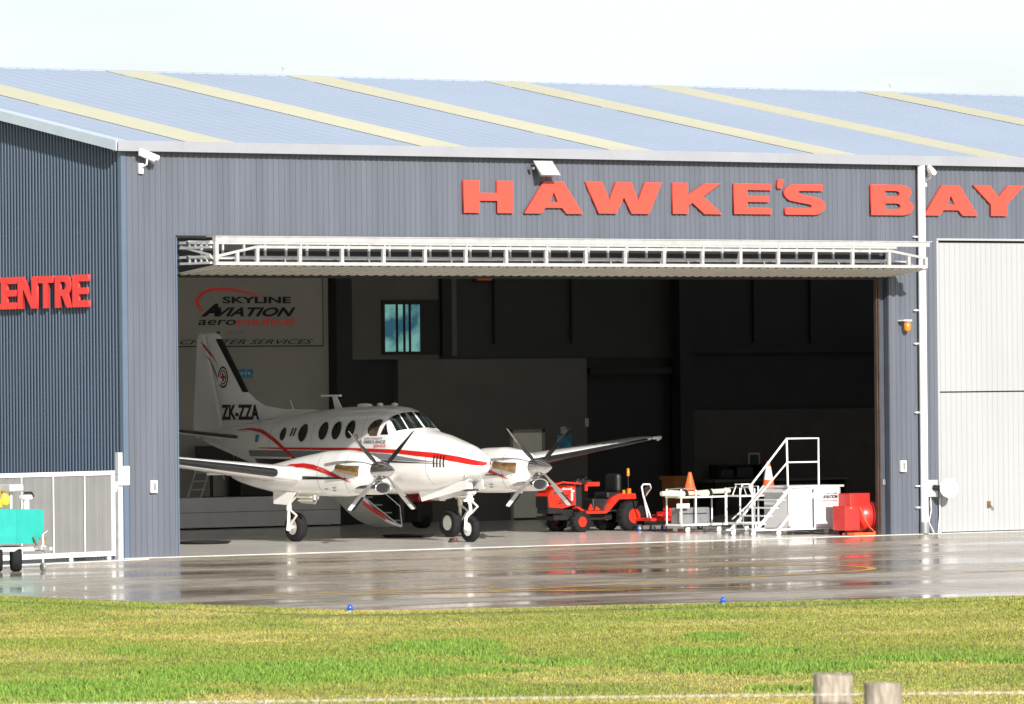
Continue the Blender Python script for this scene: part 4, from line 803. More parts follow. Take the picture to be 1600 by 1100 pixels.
tp(MB().prism([(-.16, -.226, .62), (-.02, -.226, .63), (-.02, -.226, .93), (-.14, -.226, .90)], (0, -.003, 0)), 'side_grille', 'compred')
tp(MB().ell((-.05, -.235, .90), (.05, .01, .03)).box((-.10, -.24, .70), (-.05, -.231, .86)), 'badge', 'conewhite')
put = put_text('lettering', 'diesel', (-.34, -.228, .93), (1, 0, 0), .27, .05, 'conewhite', tr); put.location = (0, 0, 0)
tp(MB().box((-.72, -.20, .55), (-.685, .22, .80)).box((-.70, -.2, .42), (-.3, .2, .56)), 'front_grille', 'dark')
tp(MB().box((-.5, -.12, .26), (1.1, .12, .50)).box((-.62, -.3, .28), (-.2, .34, .36)), 'chassis', 'dark')
tp(MB().prism([(.04, -.33, .56), (.25, -.33, .44), (.78, -.33, .44), (.85, -.33, .56), (.98, -.33, .74), (1.15, -.33, .82), (1.60, -.33, .82), (1.62, -.33, .70), (1.15, -.33, .70), (.95, -.33, .52), (.80, -.33, .40), (.24, -.33, .40), (.02, -.33, .52)], (0, .22, 0)).prism([(.04, .15, .56), (.25, .15, .44), (.78, .15, .44), (.98, .15, .74), (1.15, .15, .82), (1.60, .15, .82), (1.62, .15, .70), (1.15, .15, .70), (.80, .15, .40), (.24, .15, .40)], (0, .22, 0)), 'fender', 'tred')
tp(MB().bbox((.03, -.2, .45), (.24, .2, 1.08), .03).bbox((.05, -.24, 1.02), (.5, .24, 1.14), .04).bbox((.5, -.22, .46), (.92, .22, .72), .03).box((.10, -.3, .44), (1.2, .3, .47)), 'dashboard', 'dark')
tp(MB().tube([(.28 + .2 * math.cos(a) * .8, .2 * math.sin(a), 1.15 + .2 * math.cos(a) * .35) for a in np.linspace(0, 2 * math.pi, 19)], .018, 8).tube([(.12, 0, .98), (.28, 0, 1.15)], .03, 8).box((.08, -.18, 1.06), (.46, .18, 1.13)), 'steering_wheel', 'dark')
tp(MB().bbox((.88, -.25, .72), (1.3, .25, .86), .04).bbox((1.16, -.24, .84), (1.32, .24, 1.26), .075), 'seat', 'dark')
tp(MB().box((.30, -.32, 1.0), (.62, -.25, 1.09)).box((.24, -.31, .9), (.30, -.27, 1.04)), 'control_lever', 'tred')
tp(MB().tube([(-.72, -.34, 1.02), (-.4, -.34, 1.10), (.1, -.34, 1.06)], .02, 8).tube([(-.72, .34, 1.02), (-.4, .34, 1.10), (.1, .34, 1.06)], .02, 8).tube([(-.72, -.34, 1.02), (-.74, .34, 1.03)], .025, 8), 'guard_rail', 'tred')
b_ = tp(MB().tube([(1.5, -.2, .8), (1.5, -.2, 1.2)], .012, 6), 'beacon_pole', 'dark'); tp(MB().lathe([(.03, 0), (.035, .03), (.03, .16), (.0, .18)], (1.5, -.2, 1.2), (0, 0, 1), 12), 'beacon', 'amber', b_)
tp(MB().box((1.42, -.3, .82), (1.5, -.25, .93)).box((1.28, -.3, .82), (1.34, -.27, .9)), 'tail_light', 'amber')
tp(MB().box((.2, -.32, .44), (.9, .32, .455)).prism([(.32, -.3, .46), (.40, -.3, .62), (.45, -.3, .46)], (0, .04, 0)).prism([(.5, -.3, .46), (.55, -.3, .56), (.68, -.3, .46)], (0, .04, 0)), 'footplate', 'tred')
for nm, x, y, r, wd_, rr in (('w', 0, -.42, .235, .2, .115), ('w', 0, .42, .235, .2, .115), ('w', 1.38, -.44, .335, .28, .165), ('w', 1.38, .44, .335, .28, .165)):
    wq = cyl_wheel(MB(), (x, y, r), r, wd_, cap=False); 
    for k in range(20): a = 2 * math.pi * k / 20; wq.cbox((x + (r - .004) * math.cos(a), y + (.04 if k % 2 else -.04), r + (r - .004) * math.sin(a)), (.035, wd_ * .5, .03))
    wq = tp(wq, 'wheel', 'rubber'); s_ = math.copysign(1, y)
    MB().lathe([(rr, s_ * wd_ * .46), (rr * .9, s_ * wd_ * .30), (rr * .35, s_ * wd_ * .25), (rr * .3, s_ * wd_ * .38), (0, s_ * wd_ * .40)], (x, y, r), (0, 1, 0), 24).build('rim', 'tred', wq)

def castor(m_par, x, y, mt='panelwhite', r=.06):
    c = MB().box((x - .035, y - .03, r * 1.2), (x + .035, y + .03, r * 1.2 + .05)).box((x - .03, y - .032, r * .6), (x + .03, y - .022, r * 1.3)).box((x - .03, y + .022, r * .6), (x + .03, y + .032, r * 1.3)).build('castor', 'whitesteel', m_par)
    MB().lathe([(r * .4, -.018), (r, -.016), (r, .016), (r * .4, .018)], (x, y, r), (0, 1, 0), 16).build('castor_wheel', mt, c)
def wcastor(par, x, y, mt='panelwhite', r=.06): castor(par, x, y, mt, r)

# platform trolley with a folding handle and red deck
TR = thing('platform_trolley', 'platform trolley with bent white handle, red deck and blue castors, between tractor and trolleys', 'trolley', (18.0, 6.9, 0))
MB().tube([(.0, 0, .30), (-.20, 0, .78), (-.24, 0, .98), (-.20, 0, 1.03), (-.02, .0, 1.03), (.06, .06, .95), (.20, .5, .72), (.30, .5, .30)], .02, 10).build('handle', 'whitesteel', TR)
MB().prism([(-.16, -.01, .72), (-.05, -.01, .98), (.08, .3, .95), (.2, .45, .66)], (0, .01, 0)).build('handle_panel', 'greysteel', TR)
MB().bbox((-.02, -.05, .22), (1.55, .62, .29), .012).build('deck', 'compred', TR)
for x, y in ((.08, .05), (.40, .05), (.08, .5), (1.4, .05), (1.4, .5)): wcastor(TR, x, y, 'blueplastic', .075)
tb = thing('tow_bar', 'red tow bar frame lying on the red trolley deck', 'tow bar', (18.5, 6.95, .295)); MB().bbox((0, 0, 0), (.85, .40, .12), .015).bbox((.1, .05, .12), (.5, .3, .20), .015).build('frame', 'compred', tb); MB().tube([(0, .2, .05), (-.25, .2, .05)], .02).build('bar', 'compred', tb)

# two white tubular equipment trolleys
def eq_trolley(x, y, W, label, grp):
    t = thing('equipment_trolley', label, 'trolley', (x, y, 0), group=grp)
    D = .55
    MB().box((0, 0, .155), (W, D, .20)).build('lower_deck', 'whitesteel', t)
    MB().box((0, 0, .755), (W, D, .79)).build('top_shelf', 'whitesteel', t)
    for px, py, h in ((.02, .02, .95), (.42, .02, .93), (W - .02, .02, .93), (.02, D - .02, .95), (W - .02, D - .02, .93), (W * .62, D - .02, .97)): MB().tube([(px, py, .2), (px, py, h)], .019, 8).build('post', 'whitesteel', t)
    MB().tube([(.02, .02, .94), (.10, .02, .96), (.34, .02, .95), (.42, .02, .93)], .014, 8).tube([(.02, D - .02, .94), (W * .62, D - .02, .97)], .012, 8).build('rail', 'greysteel', t)
    for px, py in ((.22, .06), (W - .2, .06), (.22, D - .06), (W - .2, D - .06)): wcastor(t, px, py)
    return t
e1 = eq_trolley(17.36, 5.0, 1.28, 'white tubular trolley with a padded roll and plain orange cone on top', 'white tubular trolleys')
e2 = eq_trolley(18.90, 4.9, 1.5, 'white tubular trolley beside the stair, with a stool and banded cone on top', 'white tubular trolleys')
bg_ = thing('padded_roll', 'cream padded roll strapped along the first white trolley', 'bag', (17.05, 5.1, .80))
mm = MB(); mm.tube([(-.15, 0, -.03), (.1, 0, -.03), (.45, 0, -.045), (.5, 0, -.04), (1.1, 0, -.04), (1.2, 0, -.01), (1.75, .05, 0)], [.05, .075, .07, .045, .075, .05, .055], 12); mm.v = [(x, y, z + .09) for x, y, z in mm.v]; mm.build('roll', 'creamtube', bg_)
MB().tube([(.46, 0, .04), (.54, 0, .05)], .082, 12).build('strap', 'dark', bg_); MB().tube([(1.12, 0, .05), (1.2, 0, .06)], .078, 12).build('strap', 'dark', bg_)
MB().box((.2, -.09, -.26), (.55, -.08, -.16)).build('tag', 'panelwhite', bg_)
bx = thing('equipment_case', 'dark grey equipment case standing inside the first white trolley', 'case', (17.42, 5.15, .205)); MB().bbox((0, 0, 0), (.85, .3, .34), .03).build('body', 'greysteel', bx); MB().box((.1, -.008, .2), (.75, .0, .22)).build('seam', 'dark', bx)
def cone(x, y, z, label, h, banded):
    c = thing('traffic_cone', label, 'traffic cone', (x, y, z), .3, 'orange traffic cones on the trolleys')
    MB().bbox((-.2, -.2, 0), (.2, .2, .035), .012).build('base', 'orange', c)
    rb, rtop = .15, .032
    MB().lathe([(rb + .02, .035), (rb, .05), (rb + (rtop - rb) * .9, h * .92), (rtop, h), (rtop * .6, h), (.0, h * .98)], (0, 0, 0), (0, 0, 1), 24).build('body', 'orange', c)
    if banded:
        r = lambda z_: rb + (rtop - rb) * .9 * (z_ - .05) / (h * .92 - .05) + .003
        MB().lathe([(r(h * .44), h * .44), (r(h * .84), h * .84)], (0, 0, 0), (0, 0, 1), 24, cap=False).build('reflective_band', 'conewhite', c)
cone(17.78, 5.22, .79, 'plain orange cone on the left white trolley', .52, False)
cone(19.92, 5.18, .79, 'taller orange cone with a white band behind the stair handrail', .72, True)
st = thing('step_stool', 'small white steel step stool lying on the right white trolley', 'stool', (19.12, 5.1, .79))
MB().box((-.03, 0, .22), (.22, .22, .245)).build('seat', 'whitesteel', st)
for a, b in (((0, 0, .22), (-.08, -.03, 0)), ((.19, 0, .22), (.30, -.03, 0)), ((0, .2, .22), (-.08, .23, 0)), ((.19, .2, .22), (.30, .23, 0))): MB().tube([a, b], .014, 8).build('leg', 'whitesteel', st)

# boarding stair
SX, SY = 16.68, 1.6
bs = thing('boarding_stair', 'white mobile boarding stair with handrails and curved white side panel', 'steps', (SX, SY, 0))
Wd = .85
for y in (0, Wd): 
    MB().prism([(.0, y, .14), (.06, y, .12), (.98, y, .99), (.94, y, 1.03)], (0, .04, 0)).build('stringer', 'whitesteel', bs)
for k in range(5): MB().bbox((.10 + k * .175, .045, .24 + k * .165), (.32 + k * .175, Wd - .002, .27 + k * .165), .006).build('tread', 'panelwhite', bs)
MB().bbox((.90, 0, 1.0), (2.42, Wd + .04, 1.045), .012).build('platform', 'panelwhite', bs)
MB().tube([(.0, 0, .3), (.0, 0, .14)], .02).tube([(-.16, 0, 1.03), (-.09, 0, .90), (-.06, 0, .72)], .018, 8).tube([(-.16, 0, 1.03), (.86, 0, 2.04), (1.72, 0, 2.04), (1.72, 0, 1.05)], .022, 10).tube([(.86, 0, 2.04), (.88, 0, 1.04)], .022, 10).tube([(-.12, 0, .66), (.87, 0, 1.54), (1.72, 0, 1.54)], .018, 8).tube([(-.08, 0, 1.1), (-.08, 0, .16)], .018, 8).build('near_handrail', 'whitesteel', bs)
MB().tube([(.9, Wd, 1.04), (.45, Wd, .62), (.05, Wd, .35)], .018, 8).tube([(.35, Wd, .55), (.35, Wd, .18)], .015, 8).build('far_handrail', 'galv', bs)
MB().prism([(.55, -.01, .13), (.62, -.01, .13), (1.55, -.01, 1.0), (1.50, -.01, 1.04)], (0, -.035, 0)).prism([(.9, -.01, .20), (.97, -.01, .20), (1.6, -.01, .86), (1.60, -.01, .95)], (0, -.03, 0)).build('brace', 'whitesteel', bs)
MB().box((-.1, -.02, .115), (2.3, .03, .15)).box((-.1, Wd, .115), (2.3, Wd + .04, .15)).build('base_rail', 'whitesteel', bs)
MB().box((.92, .05, .155), (1.58, .06, .995)).box((.92, .05, .155), (.93, Wd, .99)).build('inner_panel', 'panelwhite', bs)
g = [(1.58, .0), (1.60, -.02), (2.1, -.02), (2.28, .0), (2.38, .08), (2.42, .25), (2.42, Wd)]; g2 = [(x, y + .015 if y < .2 else y) for x, y in g]
cp = MB().add([(x, y, .14) for x, y in g] + [(x, y, .998) for x, y in g], [(i, i + 1, i + 8, i + 7) for i in range(6)], sm=False).build('curved_panel', 'panelwhite', bs)
put_text('lettering', 'AVIATION', (1.80, -.026, .76), (1, 0, 0), .42, .075, 'black', cp, off=.03, shear=.35); put_text('lettering', 'SKYLINE', (1.92, -.026, .85), (1, 0, 0), .28, .035, 'redsign', cp); put_text('lettering', 'aeromedical', (1.80, -.026, .70), (1, 0, 0), .40, .035, 'redsign', cp)
for x, y in ((-.06, .0), (.08, Wd), (.62, -.0), (2.0, .1), (2.2, Wd)): wcastor(bs, x, y, 'panelwhite', .06)
# red ground power unit
gp = thing('ground_power_unit', 'red ground power unit with a boxy front and rounded tank beside the right jamb', 'machine', (18.06, .32, 0))
MB().bbox((0, 0, .11), (.40, .42, .62), .015).build('front_cabinet', 'compred', gp)
MB().bbox((.32, .22, .60), (.88, .62, .88), .02).build('top_cabinet', 'compred', gp)
MB().tube([(.52, .35, .40), (.60, .35, .40), (1.02, .35, .40), (1.10, .35, .40), (1.13, .35, .40)], [.20, .31, .31, .26, .10], 24).build('tank', 'compred', gp)
MB().prism([(1.0, .02, .34), (1.08, .02, .34), (1.08, .02, .56), (1.0, .02, .56)], (0, .02, 0)).ell((1.04, .1, .68), (.03, .03, .07)).build('label_plate', 'conewhite', gp)
for x, y in ((.12, .05), (.25, .42), (.8, .15), (.95, .5)): cyl_wheel(MB(), (x, y, .07), .07, .05).build('wheel', 'rubber', gp)
MB().tube([(.38, -.02, .60), (.42, -.04, .50), (.50, -.05, .32), (.62, -.06, .16), (.74, -.06, .07), (.86, -.05, .05)], .014, 8).build('hose', 'orange', gp)
MB().ell((.16, -.003, .58), (.025, .01, .012)).build('catch', 'yellow', gp)
fm = thing('floor_mat', 'flat orange red mat on the floor by the right jamb', 'mat', (17.98, .2, .013)); MB().bbox((.15, -.1, 0), (.72, .32, .05), .012).build('mat', 'orange', fm)

# items along the back wall
def small(name, label, cat, loc, parts, grp=None):
    t = thing(name, label, cat, loc, group=grp)
    for m_, n_, mt in parts: m_.build(n_, mt, t)
    return t
small('storage_bin', 'brown wheelie bin against the back wall behind the orange cone', 'bin', (22.65, 12.0, .006), [(MB().prism([(.05, 0, .1), (.40, 0, .1), (.45, 0, 1.0), (0, 0, 1.0)], (0, .5, 0)), 'body', 'binbrown'), (MB().bbox((-.04, -.04, 1.0), (.49, .55, 1.08), .02), 'lid', 'binbrown'), (cyl_wheel(cyl_wheel(MB(), (.1, .1, .08), .08, .05), (.36, .1, .08), .08, .05), 'wheels', 'rubber')])
small('wall_shelf', 'dark shelf of small stores on the block wall behind the trolleys', 'shelf', (28.3, BY - .5, .9), [(MB().box((0, 0, 0), (1.35, .38, .03)).box((0, 0, .3), (1.35, .38, .33)).box((0, 0, .03), (.03, .38, .3)).box((1.32, 0, .03), (1.35, .38, .3)), 'frame', 'inblack'), (MB().box((.1, .05, .035), (.5, .3, .2)).box((.6, .05, .035), (1.1, .3, .26)), 'stores', 'dark')])
small('notice_board', 'grey panel hanging on the block wall behind the stair handrail', 'panel', (29.5, BY - .14, 1.0), [(MB().bbox((0, 0, 0), (.38, .03, .5), .008), 'board', 'greysteel'), (MB().box((.05, -.004, .05), (.33, -.001, .45)), 'sheet', 'indark')])
small('workbench', 'grey workbench along the block wall behind the white trolleys', 'bench', (27.9, BY - .85, .006), [(MB().bbox((0, 0, .80), (4.2, .7, .86), .01), 'top', 'ingrey'), (MB().box((.05, .03, 0), (.12, .65, .8)).box((2.0, .03, 0), (2.07, .65, .8)).box((4.08, .03, 0), (4.15, .65, .8)), 'leg', 'inblack'), (MB().box((.12, .62, .2), (4.08, .64, .8)), 'back_panel', 'block')])
small('poster', 'blue poster on the grey wall beside the cream door', 'poster', (23.72, BY - .052, 1.64), [(MB().box((0, 0, 0), (.44, .008, .36)), 'print', 'posterblue')])
small('notice', 'white paper notice above the blue poster', 'notice', (23.84, BY - .052, 2.04), [(MB().box((0, 0, 0), (.17, .008, .17)), 'sheet', 'paper')])
small('wall_lamp', 'orange bulkhead lamp high on the inner wall under the folded door', 'lamp', (21.35, BY - .16, 5.70), [(MB().bbox((0, 0, 0), (.46, .12, .22), .04), 'lens', 'amber'), (MB().box((-.03, .10, -.03), (.49, .16, .25)), 'base', 'inblack')])
small('wall_switch', 'small pale switch box high on the grey wall right of the poster', 'switch', (24.56, BY - .09, 2.2), [(MB().bbox((0, 0, 0), (.10, .04, .2), .008), 'box', 'paper')])
small('number_plate', 'small dark plate with pale marks beside the fin', 'plate', (14.60, BY - .03, 3.45), [(MB().box((0, 0, 0), (.42, .02, .2)), 'plate', 'posterblue'), (MB().box((.08, -.004, .07), (.14, -.001, .13)).box((.18, -.004, .07), (.24, -.001, .13)).box((.28, -.004, .07), (.34, -.001, .13)), 'mark', 'paper')])
# low white cupboards by the inner wall and the clutter on them
small('cupboard_row', 'long low white cupboard along the inner wall behind the left wing', 'cupboard', (9.5, BY - .8, .006), [(MB().bbox((0, 0, .04), (7.4, .7, .72), .01), 'carcass', 'panelwhite'), (MB().box((0, -.004, .38), (7.4, -.001, .39)), 'shadow_gap', 'dark')])
small('ladder', 'aluminium step ladder leaning at the left edge behind the wing', 'ladder', (12.75, BY - .7, .735), [(MB().tube([(0, 0, 0), (.55, .3, .95)], .02, 6).tube([(.35, 0, 0), (.95, .3, .98)], .02, 6).tube([(.95, .3, .98), (1.2, .3, .4)], .014, 6), 'rail', 'galv')] + [(MB().tube([(.1 + .12 * k, .06 * k, .18 + .19 * k), (.47 + .13 * k, .06 * k, .18 + .19 * k)], .015, 6), 'rung', 'galv') for k in range(4)])
small('tool_chest', 'black wheeled tool chest on the low cupboard behind the wing', 'tool chest', (14.2, BY - .7, .735), [(MB().bbox((0, 0, 0), (1.5, .5, .55), .03), 'body', 'inblack'), (MB().box((.1, -.01, .3), (1.4, -.001, .33)), 'handle', 'greysteel')])
small('display_screen', 'dark screen standing behind the tailplane', 'screen', (13.1, BY - .55, 1.35), [(MB().bbox((0, 0, 0), (1.0, .06, .55), .01), 'panel', 'inblack'), (MB().box((.4, .02, -.62), (.46, .06, .0)).box((.2, -.05, -.63), (.7, .15, -.605)), 'stand', 'inblack')])
small('office_chair', 'black office chair beside the dark screen under the tailplane', 'chair', (14.35, BY - .7, .735), [(MB().bbox((0, 0, .35), (.5, .5, .45), .04), 'seat', 'dark'), (MB().bbox((.0, .42, .5), (.5, .5, 1.0), .04), 'backrest', 'dark'), (MB().tube([(.25, .25, 0), (.25, .25, .36)], .03), 'pedestal', 'dark')])
small('brass_tap', 'small brass fitting on the black tool chest under the wing', 'fitting', (14.9, BY - .74, 1.285), [(MB().tube([(.0, 0, 0), (.0, 0, .12), (.16, 0, .17), (.3, 0, .2)], .022, 8), 'pipe', 'brass')])
small('tow_tug', 'red tow tug behind the fuselage by the airstair', 'tug', (16.55, 13.6, .006), [(MB().bbox((0, 0, .58), (.42, .6, .88), .05), 'body', 'compred'), (MB().bbox((0, .02, .14), (.42, .58, .579), .03), 'chassis', 'inblack'), (cyl_wheel(MB(), (.22, .2, .14), .14, .4), 'wheel', 'rubber'), (MB().bbox((.1, .05, .9), (.45, .5, 1.1), .03), 'cowl', 'dark')])
for x, y, lb in ((6.55, 7.2, 'black oval drip tray on the floor under the left wing'), (12.0, 7.6, 'black oval drip tray on the floor behind the far main wheel')):
    t = thing('drip_tray', lb, 'tray', (x, y, .007), group='black drip trays'); MB().lathe([(.50, 0), (.54, .05), (.56, .055), (.52, .02), (0, .02)], (0, 0, 0), (0, 0, 1), 32).build('pan', 'rubber', t)
small('wheel_chock', 'small reddish wooden chock beside the nose wheel', 'chock', (10.15, 3.45, .006), [(MB().prism([(0, 0, 0), (.2, 0, 0), (.15, 0, .09), (.05, 0, .09)], (0, .12, 0)), 'block', 'oak'), (MB().tube([(.1, -.01, .06), (.1, .13, .06)], .012, 8), 'rope', 'orange')])

# wall mounted things outside
def secam(x, z, ang, label):
    t = thing('security_camera', label, 'security camera', (x, 0, z), group='security cameras under the gutter')
    MB().bbox((-.05, -.07, -.28), (.05, -.0, -.08), .01).tube([(0, -.05, -.16), (.02, -.22, -.10), (.03, -.22, .0)], .02, 8).build('bracket', 'whitepipe', t)
    d = Vector((math.cos(ang), math.sin(ang), -.42)).normalized(); c = Vector((.0, -.22, .06)); a = c - d * .14; b = c + d * .20
    h = MB().tube([a, b], .055, 12).build('body', 'whitepipe', t); MB().tube([a + Vector((0, 0, .045)), b + d * .07 + Vector((0, 0, .045))], .058, 8).build('sunshield', 'whitepipe', h); MB().tube([b, b + d * .012], .042, 12).build('lens', 'dark', h)
secam(.42, 7.62, R(-25), 'white security camera under the gutter at the left corner')
secam(20.02, 7.60, R(-110), 'white security camera beside the top of the white downpipe')
fl = thing('floodlight', 'grey square floodlight above the letter A of the coral lettering', 'floodlight', (9.92, 0, 7.56))
MB().add([(-.24, -.42, -.14), (.24, -.42, -.14), (.24, -.14, .16), (-.24, -.14, .16), (-.14, -.22, -.16), (.14, -.22, -.16), (.14, -.08, .04), (-.14, -.08, .04)], [(0, 1, 2, 3), (4, 7, 6, 5), (0, 4, 5, 1), (1, 5, 6, 2), (2, 6, 7, 3), (3, 7, 4, 0)]).build('housing', 'galv', fl)
MB().prism([(-.20, -.418, -.12), (.20, -.418, -.12), (.20, -.152, .14), (-.20, -.152, .14)], (0, -.012, -.012)).build('glass', 'flash', fl); MB().box((-.30, -.20, -.02), (-.25, .0, .03)).box((.25, -.20, -.02), (.30, .0, .03)).build('yoke', 'greysteel', fl)
al = thing('warning_lamp', 'small amber warning lamp under a white bracket right of the opening', 'lamp', (19.36, 0, 4.30)); MB().lathe([(.05, 0), (.075, .04), (.075, .16), (.05, .18)], (.06, -.14, -.02), (0, 0, 1), 16).build('lens', 'amber', al); MB().box((-.08, -.2, .185), (.14, 0, .215)).build('bracket', 'whitepipe', al)
for x, z, lb in ((19.28, 1.32, 'small white switch box on the pier right of the opening'), (.57, 1.24, 'white framed outlet box on the pier left of the opening')):
    t = thing('outlet_box', lb, 'outlet', (x, 0, z)); MB().bbox((0, -.07, 0), (.15, 0, .24), .01).build('box', 'whitepipe', t); MB().box((.045, -.074, .05), (.11, -.0705, .19)).build('cover', 'greysteel', t)
jb = thing('hatch_handle', 'small dark handle low on the right jamb', 'handle', (18.94, .13, 1.05)); MB().bbox((0, 0, 0), (.07, .035, .12), .008).build('plate', 'greysteel', jb)
sdh = thing('satellite_dish', 'round white dish on a grey box with cables hanging, beside the white door', 'dish', (20.28, 0, .9))
MB().bbox((-.33, -.14, -.12), (-.06, 0, .24), .01).build('box', 'galv', sdh); MB().tube([(-.18, -.14, .08), (-.10, -.28, .06)], .06, 12).build('motor', 'dark', sdh)
MB().lathe([(0, -.06), (.10, -.05), (.17, -.02), (.2, .03), (.205, .05), (.17, .03), (.09, .0), (0, -.01)], (.02, -.38, .06), (-.35, -.9, .1), 28).build('dish', 'whitesteel', sdh)
MB().tube([(-.22, -.08, -.12), (-.2, -.08, -.4), (-.27, -.08, -.65), (-.15, -.1, -.87)], .012, 6).tube([(.05, -.06, -.15), (.05, -.06, -.5), (.0, -.06, -.88)], .012, 6).build('cable', 'whitepipe', sdh)
for px, lb in ((12.1, 'small vent knob on the ridge at the left'), (29.5, 'small vent knob on the ridge at the right')):
    t = thing('ridge_vent', lb, 'vent', (px, RY - .1, RZ + .14)); MB().lathe([(.02, 0), (.02, .1), (.06, .12), (.0, .16)], (0, 0, 0), (0, 0, 1), 10).tube([(0, 0, .1), (-.14, 0, .16)], .012, 6).build('cowl', 'galv', t)

# sliding gate left of the hangar
gt = thing('sliding_gate', 'grey sheet gate in a white tube frame left of the hangar corner', 'gate', (-.9, -1.05, 0), R(180) + math.atan2(1.45, 5.3))
GL = 6.4
MB().box((0, -.03, 1.62), (GL, .03, 1.70)).box((0, -.03, .10), (GL, .03, .19)).box((-.0, -.03, .192), (.075, .03, 1.618)).build('frame', 'gatewhite', gt)
for k in range(1, 8): MB().box((.86 * k - .012, .034, .195), (.86 * k + .010, .05, 1.615)).build('upright', 'gatewhite', gt)
gp_ = ribbed(MB(), [(.08, GL, .19, 1.62)], .24, .005, 'x', 1); gp_.build('sheet_panel', 'fencegrey', gt, fix=False)
for x in (.15, 1.2, 3.4): cyl_wheel(MB(), (x, 0, .055), .055, .03).build('roller', 'galv', gt)
gpo = thing('gate_post', 'square white gate post with a box on it at the hangar corner', 'post', (-.70, -.92, 0)); MB().box((-.07, -.07, 0), (.04, .07, 1.62)).box((-.05, -.05, 1.63), (.05, .05, 2.04)).build('post', 'galv', gpo); MB().bbox((-.02, -.13, 1.42), (.16, -.0, 1.78), .01).build('box', 'gatewhite', gpo); MB().tube([(-.16, -.1, 1.45), (.12, -.1, 1.45)], .04, 8).tube([(-.16, -.1, 1.3), (-.1, -.1, 1.45)], .03, 8).build('latch', 'whitesteel', gpo)
tk = thing('gate_track', 'white concrete and steel track strip under the sliding gate', 'track', (0, 0, 0)); a_ = (-.1, -1.0); b_ = (-8.2, -3.2)
MB().prism([(a_[0], a_[1], .002), (b_[0], b_[1], .002), (b_[0] - .04, b_[1] + .16, .002), (a_[0], a_[1] + .16, .002)], (0, 0, .018)).build('strip', 'edge', tk)

# teal trailer unit at the left edge
tl = thing('equipment_trailer', 'small trailer with teal box body and yellow pump at the left edge', 'trailer', (-5.2, -4.6, 0), 0)
MB().prism([(-.30, -.45, .50), (.12, -.45, .50), (.20, -.45, .60), (.27, -.45, .76), (.27, -.45, 1.10), (-.30, -.45, 1.12)], (0, 1.5, 0)).build('box_body', 'teal', tl)
MB().prism([(-1.2, -.35, .5), (-.302, -.45, .5), (-.302, -.45, 1.12), (-1.2, -.35, 1.12)], (0, 1.3, 0)).build('side_tank', 'teal', tl)
MB().box((-1.3, -.40, .36), (.25, -.33, .44)).box((-1.3, .6, .36), (.25, .67, .44)).box((-.4, -.33, .36), (-.33, .6, .44)).box((.10, -.9, .38), (.17, .6, .44)).build('chassis', 'galv', tl)
for x, y in ((-.22, -.25), (-.62, -.25), (-.1, .75)): 
    wq = cyl_wheel(MB(), (x + .02, y, .23), .23, .19, (1, -.5, 0), cap=False).build('wheel', 'rubber', tl); MB().lathe([(.11, -.08), (.1, -.06), (0, -.05)], (x + .02, y, .23), (1, -.5, 0), 18).build('rim', 'hub', wq)
MB().bbox((-.75, -.1, 1.13), (-.36, .5, 1.30), .04).tube([(-.6, .0, 1.3), (-.6, .0, 1.55)], .07).tube([(-.45, .1, 1.25), (-.30, .1, 1.42), (-.42, .2, 1.5)], .05).ell((-.32, -.1, 1.28), (.09, .09, .12)).build('pump', 'yellow', tl)
MB().bbox((-.34, -.3, 1.42), (-.04, .1, 1.56), .03).tube([(-.2, -.1, 1.12), (-.2, -.1, 1.42)], .035).build('air_filter', 'galv', tl)
MB().tube([(.0, -.3, 1.11), (.0, -.3, 1.22), (.02, -.3, 1.30)], [.055, .055, .03], 12).bbox((-.1, -.36, 1.28), (.10, -.2, 1.36), .02).build('filler', 'whitesteel', tl)
MB().tube([(-.05, -.32, 1.40), (.10, -.32, 1.40), (.14, -.32, 1.33)], .022, 8).build('hose', 'dark', tl)
MB().tube([(.14, -.62, .66), (.14, -.62, .10)], .022, 8).tube([(.14, -.62, .66), (.24, -.62, .72)], .012, 6).bbox((.08, -.66, .38), (.20, -.58, .46), .01).build('jockey_leg', 'galv', tl)
cyl_wheel(MB(), (.14, -.62, .08), .08, .05, (1, 0, 0)).build('jockey_wheel', 'greysteel', tl)
MB().tube([(.26, -.5, .62), (.22, -.5, .34)], .018, 6).tube([(.02, -.5, .62), (.08, -.5, .46)], .018, 6).bbox((.2, -.53, .38), (.32, -.47, .46), .01).build('hitch', 'brass', tl)

# blue taxi edge lights
for x, y, lb in ((-11.75, -24.45, 'small blue edge light at the apron corner, left of the pair'), (-6.47, -26.5, 'small blue edge light on the grass edge, right of the pair')):
    t = thing('edge_light', lb, 'light', (x, y, -.03), group='blue apron edge lights')
    MB().lathe([(.04, 0), (.04, .01), (.02, .015), (.02, .02), (.03, .03)], (0, 0, 0), (0, 0, 1), 14).build('stem', 'panelwhite', t); MB().ell((0, 0, .07), (.045, .045, .05)).build('lens', 'blue', t)

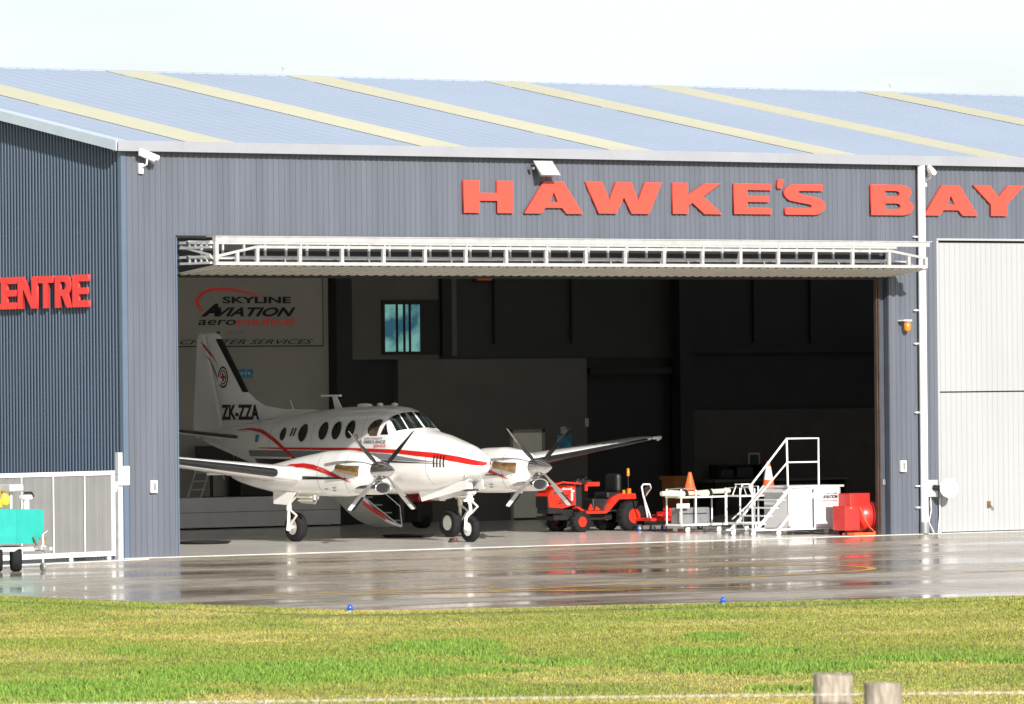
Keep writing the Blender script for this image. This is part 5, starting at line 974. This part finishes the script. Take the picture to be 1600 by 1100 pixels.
# foreground fence
def post(x, y, w, h, label, rz, rnd_top):
    t = thing('fence_post', label, 'fence post', (x, y, -.05), rz, 'wooden fence posts in the foreground'); rg = []; n = 20
    for i in range(15):
        z = h * i / 14; r0 = w / 2 * (1.03 - .04 * i / 14)
        ring = []
        for k in range(n):
            a = 2 * math.pi * k / n; q = (abs(math.cos(a)) ** 6 + abs(math.sin(a)) ** 6) ** (-1 / 6) if not rnd_top else 1
            rr = r0 * q * (1 + .035 * noise.noise((math.cos(a) * 3, math.sin(a) * 3, z * .8 + x)))
            ring.append((rr * math.cos(a), rr * math.sin(a), z + (0 if i < 14 else .02 * noise.noise((math.cos(a) * 2, math.sin(a) * 2, 5)))))
        rg.append(ring)
    MB().loft(rg).build('post', 'wood', t); return t
post(-42.47, -72.78, .186, 1.93, 'square topped weathered post, left of the foreground pair', -TH, False)
post(-44.21, -75.23, .165, 2.04, 'round split weathered post, right of the foreground pair', .4, True)
A = Vector((-42.605, -72.92, 1.84)); dW = (Rv * 1.0 + Fv * .0).normalized()
wr = thing('barbed_wire', 'single strand of barbed wire stretched in front of the grass', 'wire', (0, 0, 0)); wr.empty_display_size = .1
pts = []; pts2 = []
for s in np.arange(-4.8, 4.21, .03):
    z = 1.794 - .0006 * (s - .3) ** 2; p = A + dW * s; a = s * 60
    pts.append((p.x + .0022 * math.cos(a) * Fv.x, p.y + .0022 * math.cos(a) * Fv.y, z + .0022 * math.sin(a))); pts2.append((p.x - .0022 * math.cos(a) * Fv.x, p.y - .0022 * math.cos(a) * Fv.y, z - .0022 * math.sin(a)))
MB().tube(pts, .0018, 5).tube(pts2, .0018, 5).build('strand', 'wire', wr)
for i in range(3, len(pts) - 3, 4):
    p = Vector(pts[i]); m = MB()
    for k in range(2): a = rnd.uniform(0, 3.14); v = (dW * math.cos(a) * .5 + Zv * math.sin(a + .4) + Fv * rnd.uniform(-.5, .5)).normalized() * .014; m.tube([p - v, p + v], .0016, 4)
    m.build('barb', 'wire', wr)
